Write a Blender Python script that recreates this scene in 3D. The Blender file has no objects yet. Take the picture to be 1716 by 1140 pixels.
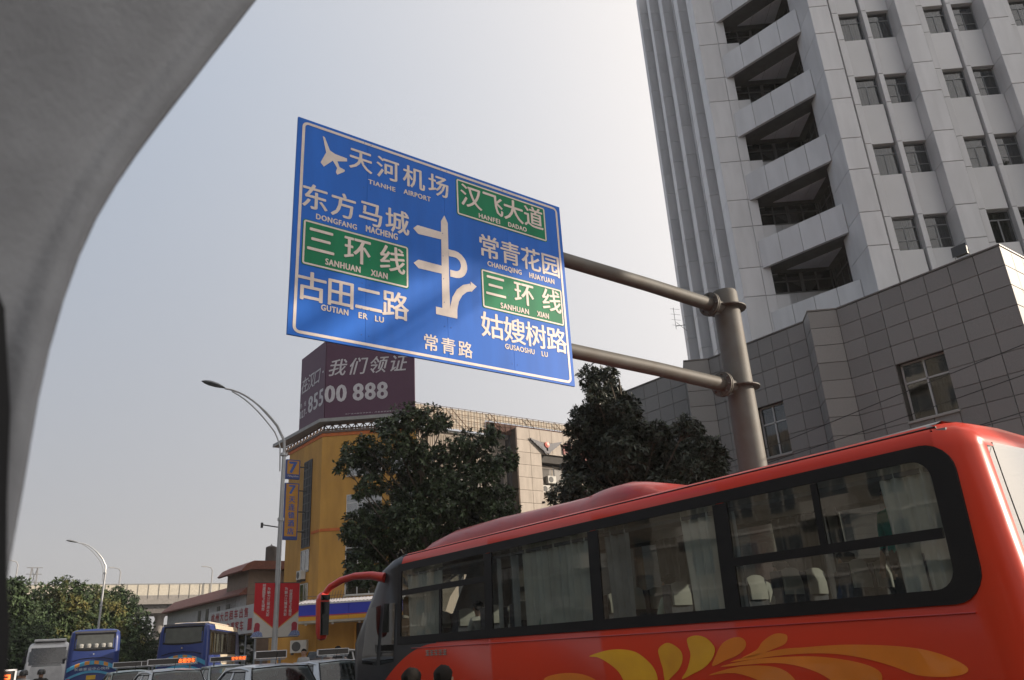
import bpy, bmesh, math, random
import numpy as np
from mathutils import Vector, Matrix
rad = math.radians
random.seed(7); RNG = np.random.default_rng(7)
scene = bpy.context.scene
COL = scene.collection

# ------------------------------------------------------------------ camera
SUN_AZ, SUN_EL = 125.0, 20.0          # clockwise from +Y (the direction of the road)
cam_d = bpy.data.cameras.new('camera'); cam = bpy.data.objects.new('camera', cam_d); COL.objects.link(cam); scene.camera = cam
yaw, pitch, roll = .65389, .36993, -.05912
F = Vector((math.sin(yaw)*math.cos(pitch), math.cos(yaw)*math.cos(pitch), math.sin(pitch)))
Rt = Vector((math.cos(yaw), -math.sin(yaw), 0)); Up = Rt.cross(F)
R2 = math.cos(roll)*Rt + math.sin(roll)*Up; U2 = -math.sin(roll)*Rt + math.cos(roll)*Up
M = Matrix((R2, U2, -F)).transposed().to_4x4(); M.translation = Vector((0, 0, 1.6)); cam.matrix_world = M
cam_d.sensor_fit = 'HORIZONTAL'; cam_d.sensor_width = 36.0; cam_d.lens = 36.0*1314/1716
cam_d.clip_start = .05; cam_d.clip_end = 3000
cam_d.dof.use_dof = True; cam_d.dof.focus_distance = 16.0; cam_d.dof.aperture_fstop = 8.5

# ------------------------------------------------------------------ world
world = bpy.data.worlds.new("World"); scene.world = world; world.use_nodes = True
nt = world.node_tree; nt.nodes.clear()
def N(t, **k):
    n = nt.nodes.new(t)
    for a, b in k.items(): setattr(n, a, b)
    return n
wo = N('ShaderNodeOutputWorld'); bg = N('ShaderNodeBackground'); bg.inputs[1].default_value = .1
sky = N('ShaderNodeTexSky', sky_type='NISHITA', sun_disc=False); sky.sun_elevation = rad(SUN_EL); sky.sun_rotation = rad(SUN_AZ)
sky.dust_density = 5; sky.air_density = 1.0
S = Vector((math.sin(rad(SUN_AZ))*math.cos(rad(SUN_EL)), math.cos(rad(SUN_AZ))*math.cos(rad(SUN_EL)), math.sin(rad(SUN_EL))))
tc = N('ShaderNodeTexCoord')
dt = N('ShaderNodeVectorMath', operation='DOT_PRODUCT'); dt.inputs[1].default_value = S
nt.links.new(tc.outputs['Generated'], dt.inputs[0])
def Mth(op, a, b=None, c=None, clamp=False):
    n = N('ShaderNodeMath', operation=op, use_clamp=clamp)
    for i, v in enumerate((a, b, c)):
        if v is None: continue
        if isinstance(v, (int, float)): n.inputs[i].default_value = v
        else: nt.links.new(v, n.inputs[i])
    return n.outputs[0]
ex = Mth('MULTIPLY_ADD', Mth('EXPONENT', Mth('MULTIPLY', Mth('MINIMUM', dt.outputs['Value'], .58), 2.4)), 1.9, 3.7)
sp = N('ShaderNodeSeparateXYZ'); nt.links.new(tc.outputs['Generated'], sp.inputs[0])
el = Mth('MULTIPLY', sp.outputs[2], 1.6, clamp=True)
bl = Mth('MULTIPLY', el, Mth('MULTIPLY_ADD', dt.outputs['Value'], -1.1, .46, clamp=True), clamp=True)
tint = N('ShaderNodeMixRGB'); tint.inputs[1].default_value = (1.0, .955, .93, 1); tint.inputs[2].default_value = (.74, .93, 1.22, 1)
nt.links.new(bl, tint.inputs[0])
hz = N('ShaderNodeVectorMath', operation='SCALE'); nt.links.new(tint.outputs[0], hz.inputs[0]); nt.links.new(ex, hz.inputs['Scale'])
mx = N('ShaderNodeMixRGB'); mx.inputs[0].default_value = .92
nt.links.new(sky.outputs[0], mx.inputs[1]); nt.links.new(hz.outputs[0], mx.inputs[2])
nt.links.new(mx.outputs[0], bg.inputs[0]); nt.links.new(bg.outputs[0], wo.inputs[0])
sd = bpy.data.lights.new('sun', 'SUN'); sd.energy = 4.9; sd.angle = rad(.6); sd.color = (1, .86, .70)
so = bpy.data.objects.new('sun', sd); COL.objects.link(so); so.rotation_euler = (-S).to_track_quat('-Z', 'Y').to_euler(); so.location = (20, -20, 40)
scene.view_settings.view_transform = 'Standard'; scene.view_settings.look = 'None'
scene.view_settings.exposure = .22; scene.view_settings.gamma = 1
scene.render.engine = 'CYCLES'; scene.cycles.use_denoising = True; scene.cycles.max_bounces = 7
scene.cycles.diffuse_bounces = 3; scene.cycles.glossy_bounces = 3; scene.cycles.transmission_bounces = 5; scene.cycles.transparent_max_bounces = 10
scene.cycles.caustics_reflective = False; scene.cycles.caustics_refractive = False

# ------------------------------------------------------------------ materials
MATS = {}
def mat(name, col, rough=.6, metal=0., var=.12, scale=3., bump=0., bscale=40., spec=.5, emis=None, coat=0., dirt=None, stretch=None):
    if name in MATS: return MATS[name]
    m = bpy.data.materials.new(name); m.use_nodes = True; t = m.node_tree; b = t.nodes['Principled BSDF']
    b.inputs['Roughness'].default_value = rough; b.inputs['Metallic'].default_value = metal
    b.inputs['Specular IOR Level'].default_value = spec; b.inputs['Coat Weight'].default_value = coat
    tx = t.nodes.new('ShaderNodeTexCoord')
    src = tx.outputs['Object']
    if stretch:
        mp = t.nodes.new('ShaderNodeMapping'); mp.inputs['Scale'].default_value = stretch; t.links.new(src, mp.inputs[0]); src = mp.outputs[0]
    oi = t.nodes.new('ShaderNodeObjectInfo')
    ad = t.nodes.new('ShaderNodeVectorMath'); ad.operation = 'MULTIPLY_ADD'; ad.inputs[1].default_value = (37, 19, 53)
    t.links.new(oi.outputs['Random'], ad.inputs[0]); t.links.new(src, ad.inputs[2])
    n = t.nodes.new('ShaderNodeTexNoise'); n.inputs['Scale'].default_value = scale; n.inputs['Detail'].default_value = 6; t.links.new(ad.outputs[0], n.inputs['Vector'])
    r = t.nodes.new('ShaderNodeValToRGB'); r.color_ramp.elements[0].position = .3; r.color_ramp.elements[1].position = .7
    c = np.array(col[:3]); lo = np.clip(c*(1-var), 0, 1); hi = np.clip(c*(1+var), 0, 1)
    if dirt is not None: lo = c*(1-var)*.5+np.array(dirt)*.5
    r.color_ramp.elements[0].color = (*lo, 1); r.color_ramp.elements[1].color = (*hi, 1)
    t.links.new(n.outputs['Fac'], r.inputs[0])
    # each piece a slightly different tone
    hv = t.nodes.new('ShaderNodeHueSaturation'); mr = t.nodes.new('ShaderNodeMapRange'); mr.inputs[3].default_value = 1-var*.5; mr.inputs[4].default_value = 1+var*.5
    t.links.new(oi.outputs['Random'], mr.inputs[0]); t.links.new(mr.outputs[0], hv.inputs['Value']); t.links.new(r.outputs[0], hv.inputs['Color'])
    t.links.new(hv.outputs[0], b.inputs['Base Color'])
    if bump:
        n2 = t.nodes.new('ShaderNodeTexNoise'); n2.inputs['Scale'].default_value = bscale; n2.inputs['Detail'].default_value = 4
        t.links.new(src, n2.inputs['Vector']); bp = t.nodes.new('ShaderNodeBump'); bp.inputs['Strength'].default_value = bump; bp.inputs['Distance'].default_value = .01
        t.links.new(n2.outputs['Fac'], bp.inputs['Height']); t.links.new(bp.outputs[0], b.inputs['Normal'])
    if emis: b.inputs['Emission Color'].default_value = (*emis[:3], 1); b.inputs['Emission Strength'].default_value = emis[3]
    MATS[name] = m; return m
def glass(name, tint=(.35, .37, .38), rough=.02, refl=.12, wave=.04):
    if name in MATS: return MATS[name]
    m = bpy.data.materials.new(name); m.use_nodes = True; t = m.node_tree; t.nodes.clear()
    o = t.nodes.new('ShaderNodeOutputMaterial'); g = t.nodes.new('ShaderNodeBsdfGlossy'); g.inputs['Roughness'].default_value = rough
    tr = t.nodes.new('ShaderNodeBsdfTransparent'); tr.inputs[0].default_value = (*tint, 1); mxs = t.nodes.new('ShaderNodeMixShader')
    ge = t.nodes.new('ShaderNodeNewGeometry'); dp = t.nodes.new('ShaderNodeVectorMath'); dp.operation = 'DOT_PRODUCT'; t.links.new(ge.outputs['Normal'], dp.inputs[0]); t.links.new(ge.outputs['Incoming'], dp.inputs[1])
    ab = t.nodes.new('ShaderNodeMath'); ab.operation = 'ABSOLUTE'; t.links.new(dp.outputs['Value'], ab.inputs[0])
    om = t.nodes.new('ShaderNodeMath'); om.operation = 'SUBTRACT'; om.use_clamp = True; om.inputs[0].default_value = 1.0; t.links.new(ab.outputs[0], om.inputs[1])
    pw = t.nodes.new('ShaderNodeMath'); pw.operation = 'POWER'; pw.inputs[1].default_value = 4.5; t.links.new(om.outputs[0], pw.inputs[0])
    ma = t.nodes.new('ShaderNodeMath'); ma.operation = 'MULTIPLY_ADD'; ma.use_clamp = True; ma.inputs[1].default_value = .95-refl; ma.inputs[2].default_value = refl
    tx = t.nodes.new('ShaderNodeTexCoord'); n2 = t.nodes.new('ShaderNodeTexNoise'); n2.inputs['Scale'].default_value = 1.3; t.links.new(tx.outputs['Object'], n2.inputs['Vector'])
    bp = t.nodes.new('ShaderNodeBump'); bp.inputs['Strength'].default_value = wave; bp.inputs['Distance'].default_value = .03; t.links.new(n2.outputs['Fac'], bp.inputs['Height'])
    t.links.new(bp.outputs[0], g.inputs['Normal'])
    t.links.new(pw.outputs[0], ma.inputs[0]); t.links.new(ma.outputs[0], mxs.inputs[0]); t.links.new(tr.outputs[0], mxs.inputs[1]); t.links.new(g.outputs[0], mxs.inputs[2]); t.links.new(mxs.outputs[0], o.inputs[0])
    MATS[name] = m; return m
alu = mat('aluminium_panel', (.58, .58, .59), .42, .0, .08, 1.0, stretch=(2.5, 2.5, .5), spec=.5)
alu2 = mat('aluminium_panel_spandrel', (.60, .60, .605), .5, .0, .06, .4)
alu_dk = mat('dark_joint', (.03, .031, .033), .8)
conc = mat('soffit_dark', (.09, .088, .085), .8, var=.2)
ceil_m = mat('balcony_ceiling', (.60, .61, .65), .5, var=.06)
frame_dk = mat('dark_window_frame', (.07, .075, .08), .4)
frame_al = mat('aluminium_frame', (.42, .42, .42), .4, .3)
stone = mat('grey_granite_tile', (.20, .193, .186), .55, var=.20, scale=90, bump=.15, bscale=150)
stone_dk = mat('granite_joint', (.06, .055, .05), .8)
curtain_m = mat('curtain', (.34, .35, .36), .9, var=.25, scale=2)
curtain_w = mat('pale_curtain', (.66, .66, .62), .9, var=.15, scale=2)
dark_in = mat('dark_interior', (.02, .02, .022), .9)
win_glass = glass('window_glass', (.45, .48, .50), .03, .10)
steel = mat('galvanised_steel', (.085, .084, .077), .62, .0, .25, 2.2, bump=.15, bscale=30, dirt=(.10, .075, .05))
lamp_m = mat('lamp_post_paint', (.40, .41, .42), .4, .3, .1)
blue_s = mat('blue_sign_sheeting', (.016, .125, .52), .5, var=.10, scale=1.2, stretch=(3, 3, .4), spec=.16)
green_s = mat('green_sign_sheeting', (.006, .19, .085), .5, var=.12, scale=1.5, stretch=(3, 3, .4), spec=.16)
white_s = mat('white_sign_sheeting', (.62, .55, .50), .4, var=.08, scale=6, spec=.4)
yellow_w = mat('yellow_render', (.50, .27, .055), .8, var=.16, scale=.7, bump=.1, dirt=(.40, .20, .04), stretch=(2, 2, .5))
orange_b = mat('orange_band', (.50, .13, .03), .8)
white_p = mat('white_paint', (.62, .61, .59), .5, var=.08)
red_p = mat('red_plastic_letter', (.33, .02, .03), .5)
bark = mat('bark', (.10, .08, .06), .9, bump=.4)
tyre_m = mat('tyre', (.02, .02, .02), .9)
chrome = mat('chrome', (.6, .6, .6), .15, 1.0)

# ------------------------------------------------------------------ mesh helpers
class MB:
    def __init__(s): s.v = []; s.f = []; s.mi = []
    def add(s, vs, fs, mi=0):
        b = len(s.v); s.v += [tuple(v) for v in vs]; s.f += [tuple(b+i for i in f) for f in fs]; s.mi += [mi]*len(fs); return s
    def box(s, x0, x1, y0, y1, z0, z1, mi=0):
        return s.add([(x0,y0,z0),(x1,y0,z0),(x1,y1,z0),(x0,y1,z0),(x0,y0,z1),(x1,y0,z1),(x1,y1,z1),(x0,y1,z1)],
                     [(0,3,2,1),(4,5,6,7),(0,1,5,4),(1,2,6,5),(2,3,7,6),(3,0,4,7)], mi)
    def prism(s, poly, z0, z1, mi=0, axis='z'):
        n = len(poly)
        def P(a, b, c): return (a, b, c) if axis == 'z' else ((a, c, b) if axis == 'y' else (c, a, b))
        return s.add([P(x, y, z0) for x, y in poly]+[P(x, y, z1) for x, y in poly],
                     [tuple(range(n))[::-1], tuple(range(n, 2*n))]+[(i, (i+1) % n, n+(i+1) % n, n+i) for i in range(n)], mi)
    def tube(s, pts, rs, n=10, caps=True, mi=0, sq=False):
        pts = [Vector(p) for p in pts]
        if isinstance(rs, (int, float)): rs = [rs]*len(pts)
        b = len(s.v); prev = None
        for i, p in enumerate(pts):
            d = (pts[min(i+1, len(pts)-1)]-pts[max(i-1, 0)]).normalized()
            if prev is None: prev = d.orthogonal().normalized() if abs(d.z) > .99 else d.cross(Vector((0, 0, 1))).normalized()
            a = (prev-d*prev.dot(d)).normalized(); c = d.cross(a); prev = a
            for k in range(n):
                t = 2*math.pi*(k+(.5 if sq else 0))/n; s.v.append(tuple(p+(a*math.cos(t)+c*math.sin(t))*rs[i]))
        for i in range(len(pts)-1):
            for k in range(n):
                s.f.append((b+i*n+k, b+i*n+(k+1) % n, b+(i+1)*n+(k+1) % n, b+(i+1)*n+k)); s.mi.append(mi)
        if caps:
            s.f.append(tuple(b+k for k in range(n))[::-1]); s.f.append(tuple(b+(len(pts)-1)*n+k for k in range(n))); s.mi += [mi, mi]
        return s
    def lathe(s, prof, n=16, c=(0, 0, 0), axis='z', mi=0):
        b = len(s.v)
        for r, z in prof:
            for k in range(n):
                t = 2*math.pi*k/n; x, y = r*math.cos(t), r*math.sin(t)
                p = {'z': (x, y, z), 'x': (z, x, y), 'y': (x, z, y)}[axis]
                s.v.append((p[0]+c[0], p[1]+c[1], p[2]+c[2]))
        for i in range(len(prof)-1):
            for k in range(n): s.f.append((b+i*n+k, b+i*n+(k+1) % n, b+(i+1)*n+(k+1) % n, b+(i+1)*n+k)); s.mi.append(mi)
        s.f.append(tuple(b+k for k in range(n))[::-1]); s.f.append(tuple(b+(len(prof)-1)*n+k for k in range(n))); s.mi += [mi, mi]
        return s
    def slab(s, q, th, mi=0):     # quad or polygon given thickness along its normal
        q = [Vector(p) for p in q]; nrm = (q[1]-q[0]).cross(q[2]-q[0]).normalized()*th; n = len(q)
        return s.add(q+[p-nrm for p in q], [tuple(range(n)), tuple(range(n, 2*n))[::-1]]+[(i, n+i, n+(i+1) % n, (i+1) % n) for i in range(n)], mi)
    def grid(s, P, mi=0, closed=False):   # P[i][j] points
        b = len(s.v); m = len(P[0])
        for row in P: s.v += [tuple(p) for p in row]
        for i in range(len(P)-1):
            for j in range(m if closed else m-1):
                s.f.append((b+i*m+j, b+i*m+(j+1) % m, b+(i+1)*m+(j+1) % m, b+(i+1)*m+j)); s.mi.append(mi)
        return s
    def mesh(s, name, mats, smooth=False, fix=True):
        me = bpy.data.meshes.new(name); me.from_pydata(s.v, [], s.f)
        for m in (mats if isinstance(mats, (list, tuple)) else [mats]): me.materials.append(m)
        if any(s.mi): me.polygons.foreach_set('material_index', s.mi)
        if fix:
            bm = bmesh.new(); bm.from_mesh(me); bmesh.ops.recalc_face_normals(bm, faces=bm.faces); bm.to_mesh(me); bm.free()
        if smooth:
            me.polygons.foreach_set('use_smooth', [True]*len(me.polygons))
            try: me.set_sharp_from_angle(angle=rad(38))
            except Exception: pass
        me.update(); return me
    def build(s, name, mats, parent=None, loc=(0, 0, 0), smooth=False, bevel=0):
        return obj(name, s.mesh(name, mats, smooth), parent, loc, bevel=bevel)
def obj(name, me, parent=None, loc=(0, 0, 0), rz=0, bevel=0):
    o = bpy.data.objects.new(name, me); COL.objects.link(o); o.location = loc; o.rotation_euler.z = rz
    if parent: o.parent = parent
    if bevel:
        b = o.modifiers.new('bevel', 'BEVEL'); b.width = bevel; b.segments = 2; b.limit_method = 'ANGLE'
    return o
def tag(o, label=None, cat=None, group=None, kind=None):
    if label: o['label'] = label
    if cat: o['category'] = cat
    if group: o['group'] = group
    if kind: o['kind'] = kind
    return o
def thing(name, label, cat, loc=(0, 0, 0), rz=0., group=None):
    o = bpy.data.objects.new(name, None); COL.objects.link(o); o.location = loc; o.rotation_euler.z = rz; o.empty_display_size = .3
    return tag(o, label, cat, group)
def box(name, m, d, parent=None, bevel=0): return MB().box(*d).build(name, m, parent, bevel=bevel)
def copy_tree(o, parent=None):
    c = o.copy(); COL.objects.link(c); c.parent = parent
    if parent: c.matrix_parent_inverse = o.matrix_parent_inverse.copy()
    for ch in [k for k in bpy.data.objects if k.parent == o]: copy_tree(ch, c)
    return c
PIECE = {}
def piece(name, m, w, d, h, parent, loc, bev=.012, rz=0.):
    """cheap shared box: x 0..w, y 0..d, z 0..h, with a chamfered front"""
    k = (name, m.name, round(w, 3), round(d, 3), round(h, 3))
    if k not in PIECE:
        b = bev; mb = MB()
        mb.add([(0,b,0),(w,b,0),(w,d,0),(0,d,0),(0,b,h),(w,b,h),(w,d,h),(0,d,h),(b,0,b),(w-b,0,b),(w-b,0,h-b),(b,0,h-b)],
               [(0,3,2,1),(4,5,6,7),(1,2,6,5),(2,3,7,6),(3,0,4,7),(8,9,10,11),(0,1,9,8),(1,5,10,9),(5,4,11,10),(4,0,8,11)])
        PIECE[k] = mb.mesh(name, m)
    return obj(name, PIECE[k], parent, loc, rz)
def text_mb(mb, body, x0, z0, pitch, w, h, y, off=.02, th=.004, latin=False, shear=0., mi=0, size_fit=None):
    """text as flat raised lettering in the local XZ plane facing -Y. CJK: em cells of w by h every pitch; latin: the whole string fitted in size_fit"""
    def one(s, spacing=1.0):
        c = bpy.data.curves.new('t', 'FONT'); c.body = s; c.shear = shear; c.resolution_u = 3; c.space_character = spacing
        o = bpy.data.objects.new('t', c); COL.objects.link(o); bpy.context.view_layer.update()
        me = bpy.data.meshes.new_from_object(o.evaluated_get(bpy.context.evaluated_depsgraph_get()))
        V = np.array([v.co[:] for v in me.vertices]) if len(me.vertices) else np.zeros((0, 3)); Fs = [tuple(p.vertices) for p in me.polygons]
        bpy.data.objects.remove(o); bpy.data.curves.remove(c); bpy.data.meshes.remove(me); return V, Fs
    def put(V, Fs, fx, fz):
        if not len(V): return
        sc_ = abs(fz(1)-fz(0)) if not latin else abs(fz(1)-fz(0))
        for q, (sx, sz) in enumerate(((0, 0), (off, 0), (-off, 0), (0, off*.6), (0, -off*.6)) if off else ((0, 0),)):
            b = len(mb.v)
            for v in V: mb.v.append((fx(v[0])+sx*sc_, y-th-.0004*q, fz(v[1])+sz*sc_))
            mb.f += [tuple(b+i for i in f) for f in Fs]; mb.mi += [mi]*len(Fs)
    if latin:
        V, Fs = one(body, 1.12); a, b_ = V[:, 0].min(), V[:, 0].max(); c, d = V[:, 1].min(), V[:, 1].max(); fw, fh = size_fit
        put(V, Fs, lambda x: x0+(x-a)/(b_-a)*fw, lambda z: z0+(z-c)/(d-c)*fh)
    else:
        for i, ch in enumerate(body):
            if ch == ' ': continue
            V, Fs = one(ch); put(V, Fs, lambda x: x0+i*pitch+x*w, lambda z: z0+(z+.10)*h)
GLYPH_NOTE = 0
def lettering(parent, m, items, name='lettering', y=0.):
    for it in items:
        it = dict(it); mb = MB(); text_mb(mb, it.pop('t'), y=it.pop('y', y), **it)
        obj(name, mb.mesh(name, m, fix=False), parent)
def cj(t, x0, x1, z0, z1, **k):
    """cjk string filling x0..x1, z0..z1"""
    n = len(t); h = (z1-z0)/.96; p = ((x1-x0)-.94*h*.98)/(n-1) if n > 1 else 0
    return dict(t=t, x0=x0-.03*h, z0=z0, pitch=p, w=h*.98, h=h, **k)
def la(t, x0, x1, z0, z1, **k): return dict(t=t, x0=x0, z0=z0, pitch=0, w=1, h=1, latin=True, size_fit=(x1-x0, z1-z0), **k)

# ------------------------------------------------------------------ setting
asph = mat('asphalt', (.055, .055, .057), .85, var=.25, scale=1.5, bump=.4, bscale=60)
pave = mat('pavement', (.20, .19, .18), .8, var=.15, scale=2)
tag(MB().box(-500, 500, -500, 500, -.3, 0).build('ground', mat('ground', (.11, .10, .085), .9, var=.3, scale=.1)), kind='structure')
tag(MB().box(-12, 11.0, -120, 400, -.2, .004).build('road', asph), kind='structure')
tag(MB().box(11.0, 11.25, -120, 140, -.2, .15).build('kerb', mat('kerb_stone', (.28, .27, .26), .8)), kind='structure')
tag(MB().box(11.26, 20.2, -120, 140, -.2, .13).build('pavement', pave), kind='structure')
tag(MB().box(-20, -12.2, -120, 140, -.2, .13).build('far_pavement', pave), kind='structure')
mk = MB()
for x in (-4.2, -.6, 3.0, 6.9):
    for k in range(-10, 30): mk.box(x-.07, x+.07, k*9, k*9+4, .004, .008)
mk.box(10.6, 10.75, -60, 250, .004, .008); mk.box(-7.9, -7.75, -60, 250, .004, .008)
tag(mk.build('road_markings', white_p), kind='structure')

# ================================================================== sign gantry
g = thing('sign_gantry_post', 'thick grey steel pole with two flanged arms carrying the blue road sign', 'gantry', (13.8, 10, 0))
MB().lathe([(.42, 0), (.42, .03), (.30, .03), (.30, .05), (.295, 4), (.285, 8.72), (.27, 8.78), (.0, 8.80)], 32).build('pole', steel, g, smooth=True)
for z in (8.36, 6.50):
    a = MB().tube([(-.62, 0, z), (-2.5, 0, z+.03), (-6.9, 0, z+.02), (-9.2, 0, z+.02)], [.15, .142, .13, .12], 20); a.build('arm', steel, g, smooth=True)
    f = MB()
    for x in (-.62, -.57): f.lathe([(.0, x), (.27, x), (.27, x+.028), (0, x+.028)], 24, (0, 0, z), 'x')
    f.tube([(-.57, 0, z), (-.2, 0, z)], .16, 16)
    for k in range(8):
        t = k*math.pi/4+.2; f.lathe([(.022, -.66), (.022, -.52)], 6, (0, .215*math.cos(t), z+.215*math.sin(t)), 'x')
    fo = f.build('flange', steel, g, smooth=True)
    c = MB(); ang = [math.pi*2*k/28 for k in range(29)]
    c.grid([[(r*math.cos(t), r*math.sin(t), z+zz) for t in ang[:-1]] for r, zz in ((.29, -.01), (.43, -.012), (.43, .012), (.29, .012), (.29, -.01))], closed=True)
    c.build('stiffener_collar', steel, g)
    c = MB().slab([(-.57, -.01, z+.16), (-.57, -.01, z+.27), (-.28, -.01, z+.17)], .02); c.slab([(-.57, -.01, z-.16), (-.28, -.01, z-.17), (-.57, -.01, z-.27)], .02); c.build('gusset', steel, g)
SW, SH = 5.24, 3.63
s = thing('road_sign', 'big blue and green overhead direction sign with chinese place names and an airport plane', 'road sign', (3.63, 9.83, 5.77))
for a, b in ((0, 1.18), (1.184, 2.626), (2.63, 3.93), (3.934, SW)): box('sign_panel', blue_s, (a, b, 0, .035, 0, SH), s)
rb = MB()
for z in (.35, 1.0, 1.8, 2.6, 3.3): rb.box(.1, SW-.1, .036, .09, z-.03, z+.03)
rb.build('back_rail', steel, s)
def rrect(x0, x1, z0, z1, r, n=5):
    out = []
    for cx, cz, a0 in ((x1-r, z1-r, 0), (x0+r, z1-r, 90), (x0+r, z0+r, 180), (x1-r, z0+r, 270)):
        for k in range(n+1): t = rad(a0+90*k/n); out.append((cx+r*math.cos(t), cz+r*math.sin(t)))
    return out
def ring(mb, x0, x1, z0, z1, w, r, y):
    o = rrect(x0, x1, z0, z1, r); i = rrect(x0+w, x1-w, z0+w, z1-w, max(r-w, .01)); n = len(o); b = len(mb.v)
    mb.v += [(p[0], y, p[1]) for p in o+i]; mb.f += [(b+k, b+(k+1) % n, b+n+(k+1) % n, b+n+k) for k in range(n)]; mb.mi += [0]*n
def flat(mb, poly, y): b = len(mb.v); mb.v += [(x, y, z) for x, z in poly]; mb.f.append(tuple(range(b, b+len(poly)))); mb.mi.append(0)
bd = MB(); ring(bd, .07, SW-.07, .04, SH-.05, .045, .10, -.004); bd.build('border', white_s, s)
for x0, x1, z0, z1 in ((2.87, 4.86, 2.76, 3.49), (.15, 1.92, 1.12, 1.87), (3.32, 5.11, 1.11, 1.84)):
    gp = MB(); flat(gp, rrect(x0, x1, z0, z1, .04), -.004); go = gp.build('green_panel', green_s, s)
    rg = MB(); ring(rg, x0+.012, x1-.012, z0+.012, z1-.012, .028, .04, -.008); rg.build('panel_border', white_s, go)
E_ = dict(off=.018)
L_ = dict(off=.04)
lettering(s, white_s, [cj('天河机场', .86, 2.72, 3.0, 3.42, **E_), la('TIANHE', 1.20, 1.68, 2.82, 2.90, **L_), la('AIRPORT', 1.84, 2.35, 2.84, 2.93, **L_),
    cj('汉飞大道', 2.96, 4.79, 2.97, 3.43, y=-.005, **E_), la('HANFEI', 3.33, 3.78, 2.83, 2.92, y=-.005, **L_), la('DADAO', 3.97, 4.38, 2.84, 2.93, y=-.005, **L_),
    cj('东方马城', .11, 1.93, 2.06, 2.50, **E_), la('DONGFANG', .35, 1.01, 1.92, 2.01, **L_), la('MACHENG', 1.17, 1.72, 1.94, 2.05, **L_),
    cj('三环线', .22, 1.85, 1.34, 1.80, y=-.005, **E_), la('SANHUAN', .52, 1.08, 1.20, 1.30, y=-.005, **L_), la('XIAN', 1.26, 1.54, 1.20, 1.30, y=-.005, **L_),
    cj('古田二路', .10, 1.91, .56, 1.03, **E_), la('GUTIAN', .48, .90, .46, .55, **L_), la('ER', 1.07, 1.21, .46, .55, **L_), la('LU', 1.34, 1.48, .46, .55, **L_),
    cj('常青花园', 3.30, 5.12, 2.07, 2.53, **E_), la('CHANGQING', 3.47, 4.20, 1.91, 2.02, **L_), la('HUAYUAN', 4.38, 4.95, 1.92, 2.02, **L_),
    cj('三环线', 3.40, 5.06, 1.34, 1.79, y=-.005, **E_), la('SANHUAN', 3.70, 4.30, 1.18, 1.28, y=-.005, **L_), la('XIAN', 4.49, 4.75, 1.19, 1.29, y=-.005, **L_),
    cj('姑嫂树路', 3.28, 5.12, .58, 1.05, **E_), la('GUSAOSHU', 3.75, 4.37, .45, .54, **L_), la('LU', 4.53, 4.66, .45, .54, **L_),
    cj('常青路', 2.17, 3.08, .15, .43, **E_)], 'place_name')
ar = MB()
flat(ar, [(2.41, .80), (2.81, .80), (2.81, .96), (2.68, .96), (2.675, 1.25), (2.68, 2.53), (2.615, 2.66), (2.545, 2.53), (2.53, .93), (2.41, .93)], -.004)
flat(ar, [(2.01, 2.24), (2.09, 2.32), (2.545, 2.32), (2.545, 2.18), (2.10, 2.16)], -.0045); flat(ar, [(2.01, 1.61), (2.10, 1.69), (2.54, 1.69), (2.54, 1.545), (2.10, 1.535)], -.0045)
def band(mb, c, w, y):
    c = [Vector((x, 0, z)) for x, z in c]; L, Rr = [], []
    for i, p in enumerate(c):
        d = (c[min(i+1, len(c)-1)]-c[max(i-1, 0)]).normalized(); nn = Vector((-d.z, 0, d.x))*w/2; L.append((p.x+nn.x, y, p.z+nn.z)); Rr.append((p.x-nn.x, y, p.z-nn.z))
    mb.grid([L, Rr])
band(ar, [(2.68, 1.97)]+[(2.80+.18*math.cos(rad(a)), 1.785+.19*math.sin(rad(a))) for a in range(88, -89, -16)]+[(2.70, 1.595)], .125, -.0042)
band(ar, [(2.745, .82), (2.75, .98), (2.79, 1.14), (2.87, 1.28), (2.98, 1.38), (3.11, 1.43)], .135, -.0046)
flat(ar, [(3.10, 1.34), (3.10, 1.535), (3.22, 1.47)], -.005)
ar.build('route_arrow', white_s, s)
pm = MB()
flat(pm, [(.405, 3.42), (.44, 3.41), (.53, 3.20), (.62, 3.165), (.82, 3.155), (.825, 3.10), (.66, 3.045), (.70, 2.95), (.79, 2.93), (.785, 2.895), (.665, 2.80), (.64, 2.84), (.66, 2.92), (.585, 3.03), (.44, 2.87), (.385, 2.93), (.47, 3.14)], -.004)
pm.build('plane_symbol', white_s, s)
cl = MB()
for z in (.73, 2.59):
    for x in (.6, 2.2, 3.6, 4.9): cl.box(x-.04, x+.04, .09, .32, z-.16, z-.13); cl.box(x-.04, x+.04, .09, .32, z+.13, z+.16)
cl.build('clamp', steel, s)
# dents / rivets
rv = MB()
for x in (1.12, 1.24, 2.57, 2.69, 3.88, 3.99):
    for z in np.arange(.2, 3.6, .42): rv.lathe([(.009, -.004), (.006, -.008)], 6, (x, 0, z), 'y')
tag(rv.build('rivet_heads', mat('rivet', (.03, .10, .36), .5), s), kind='stuff')

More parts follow.
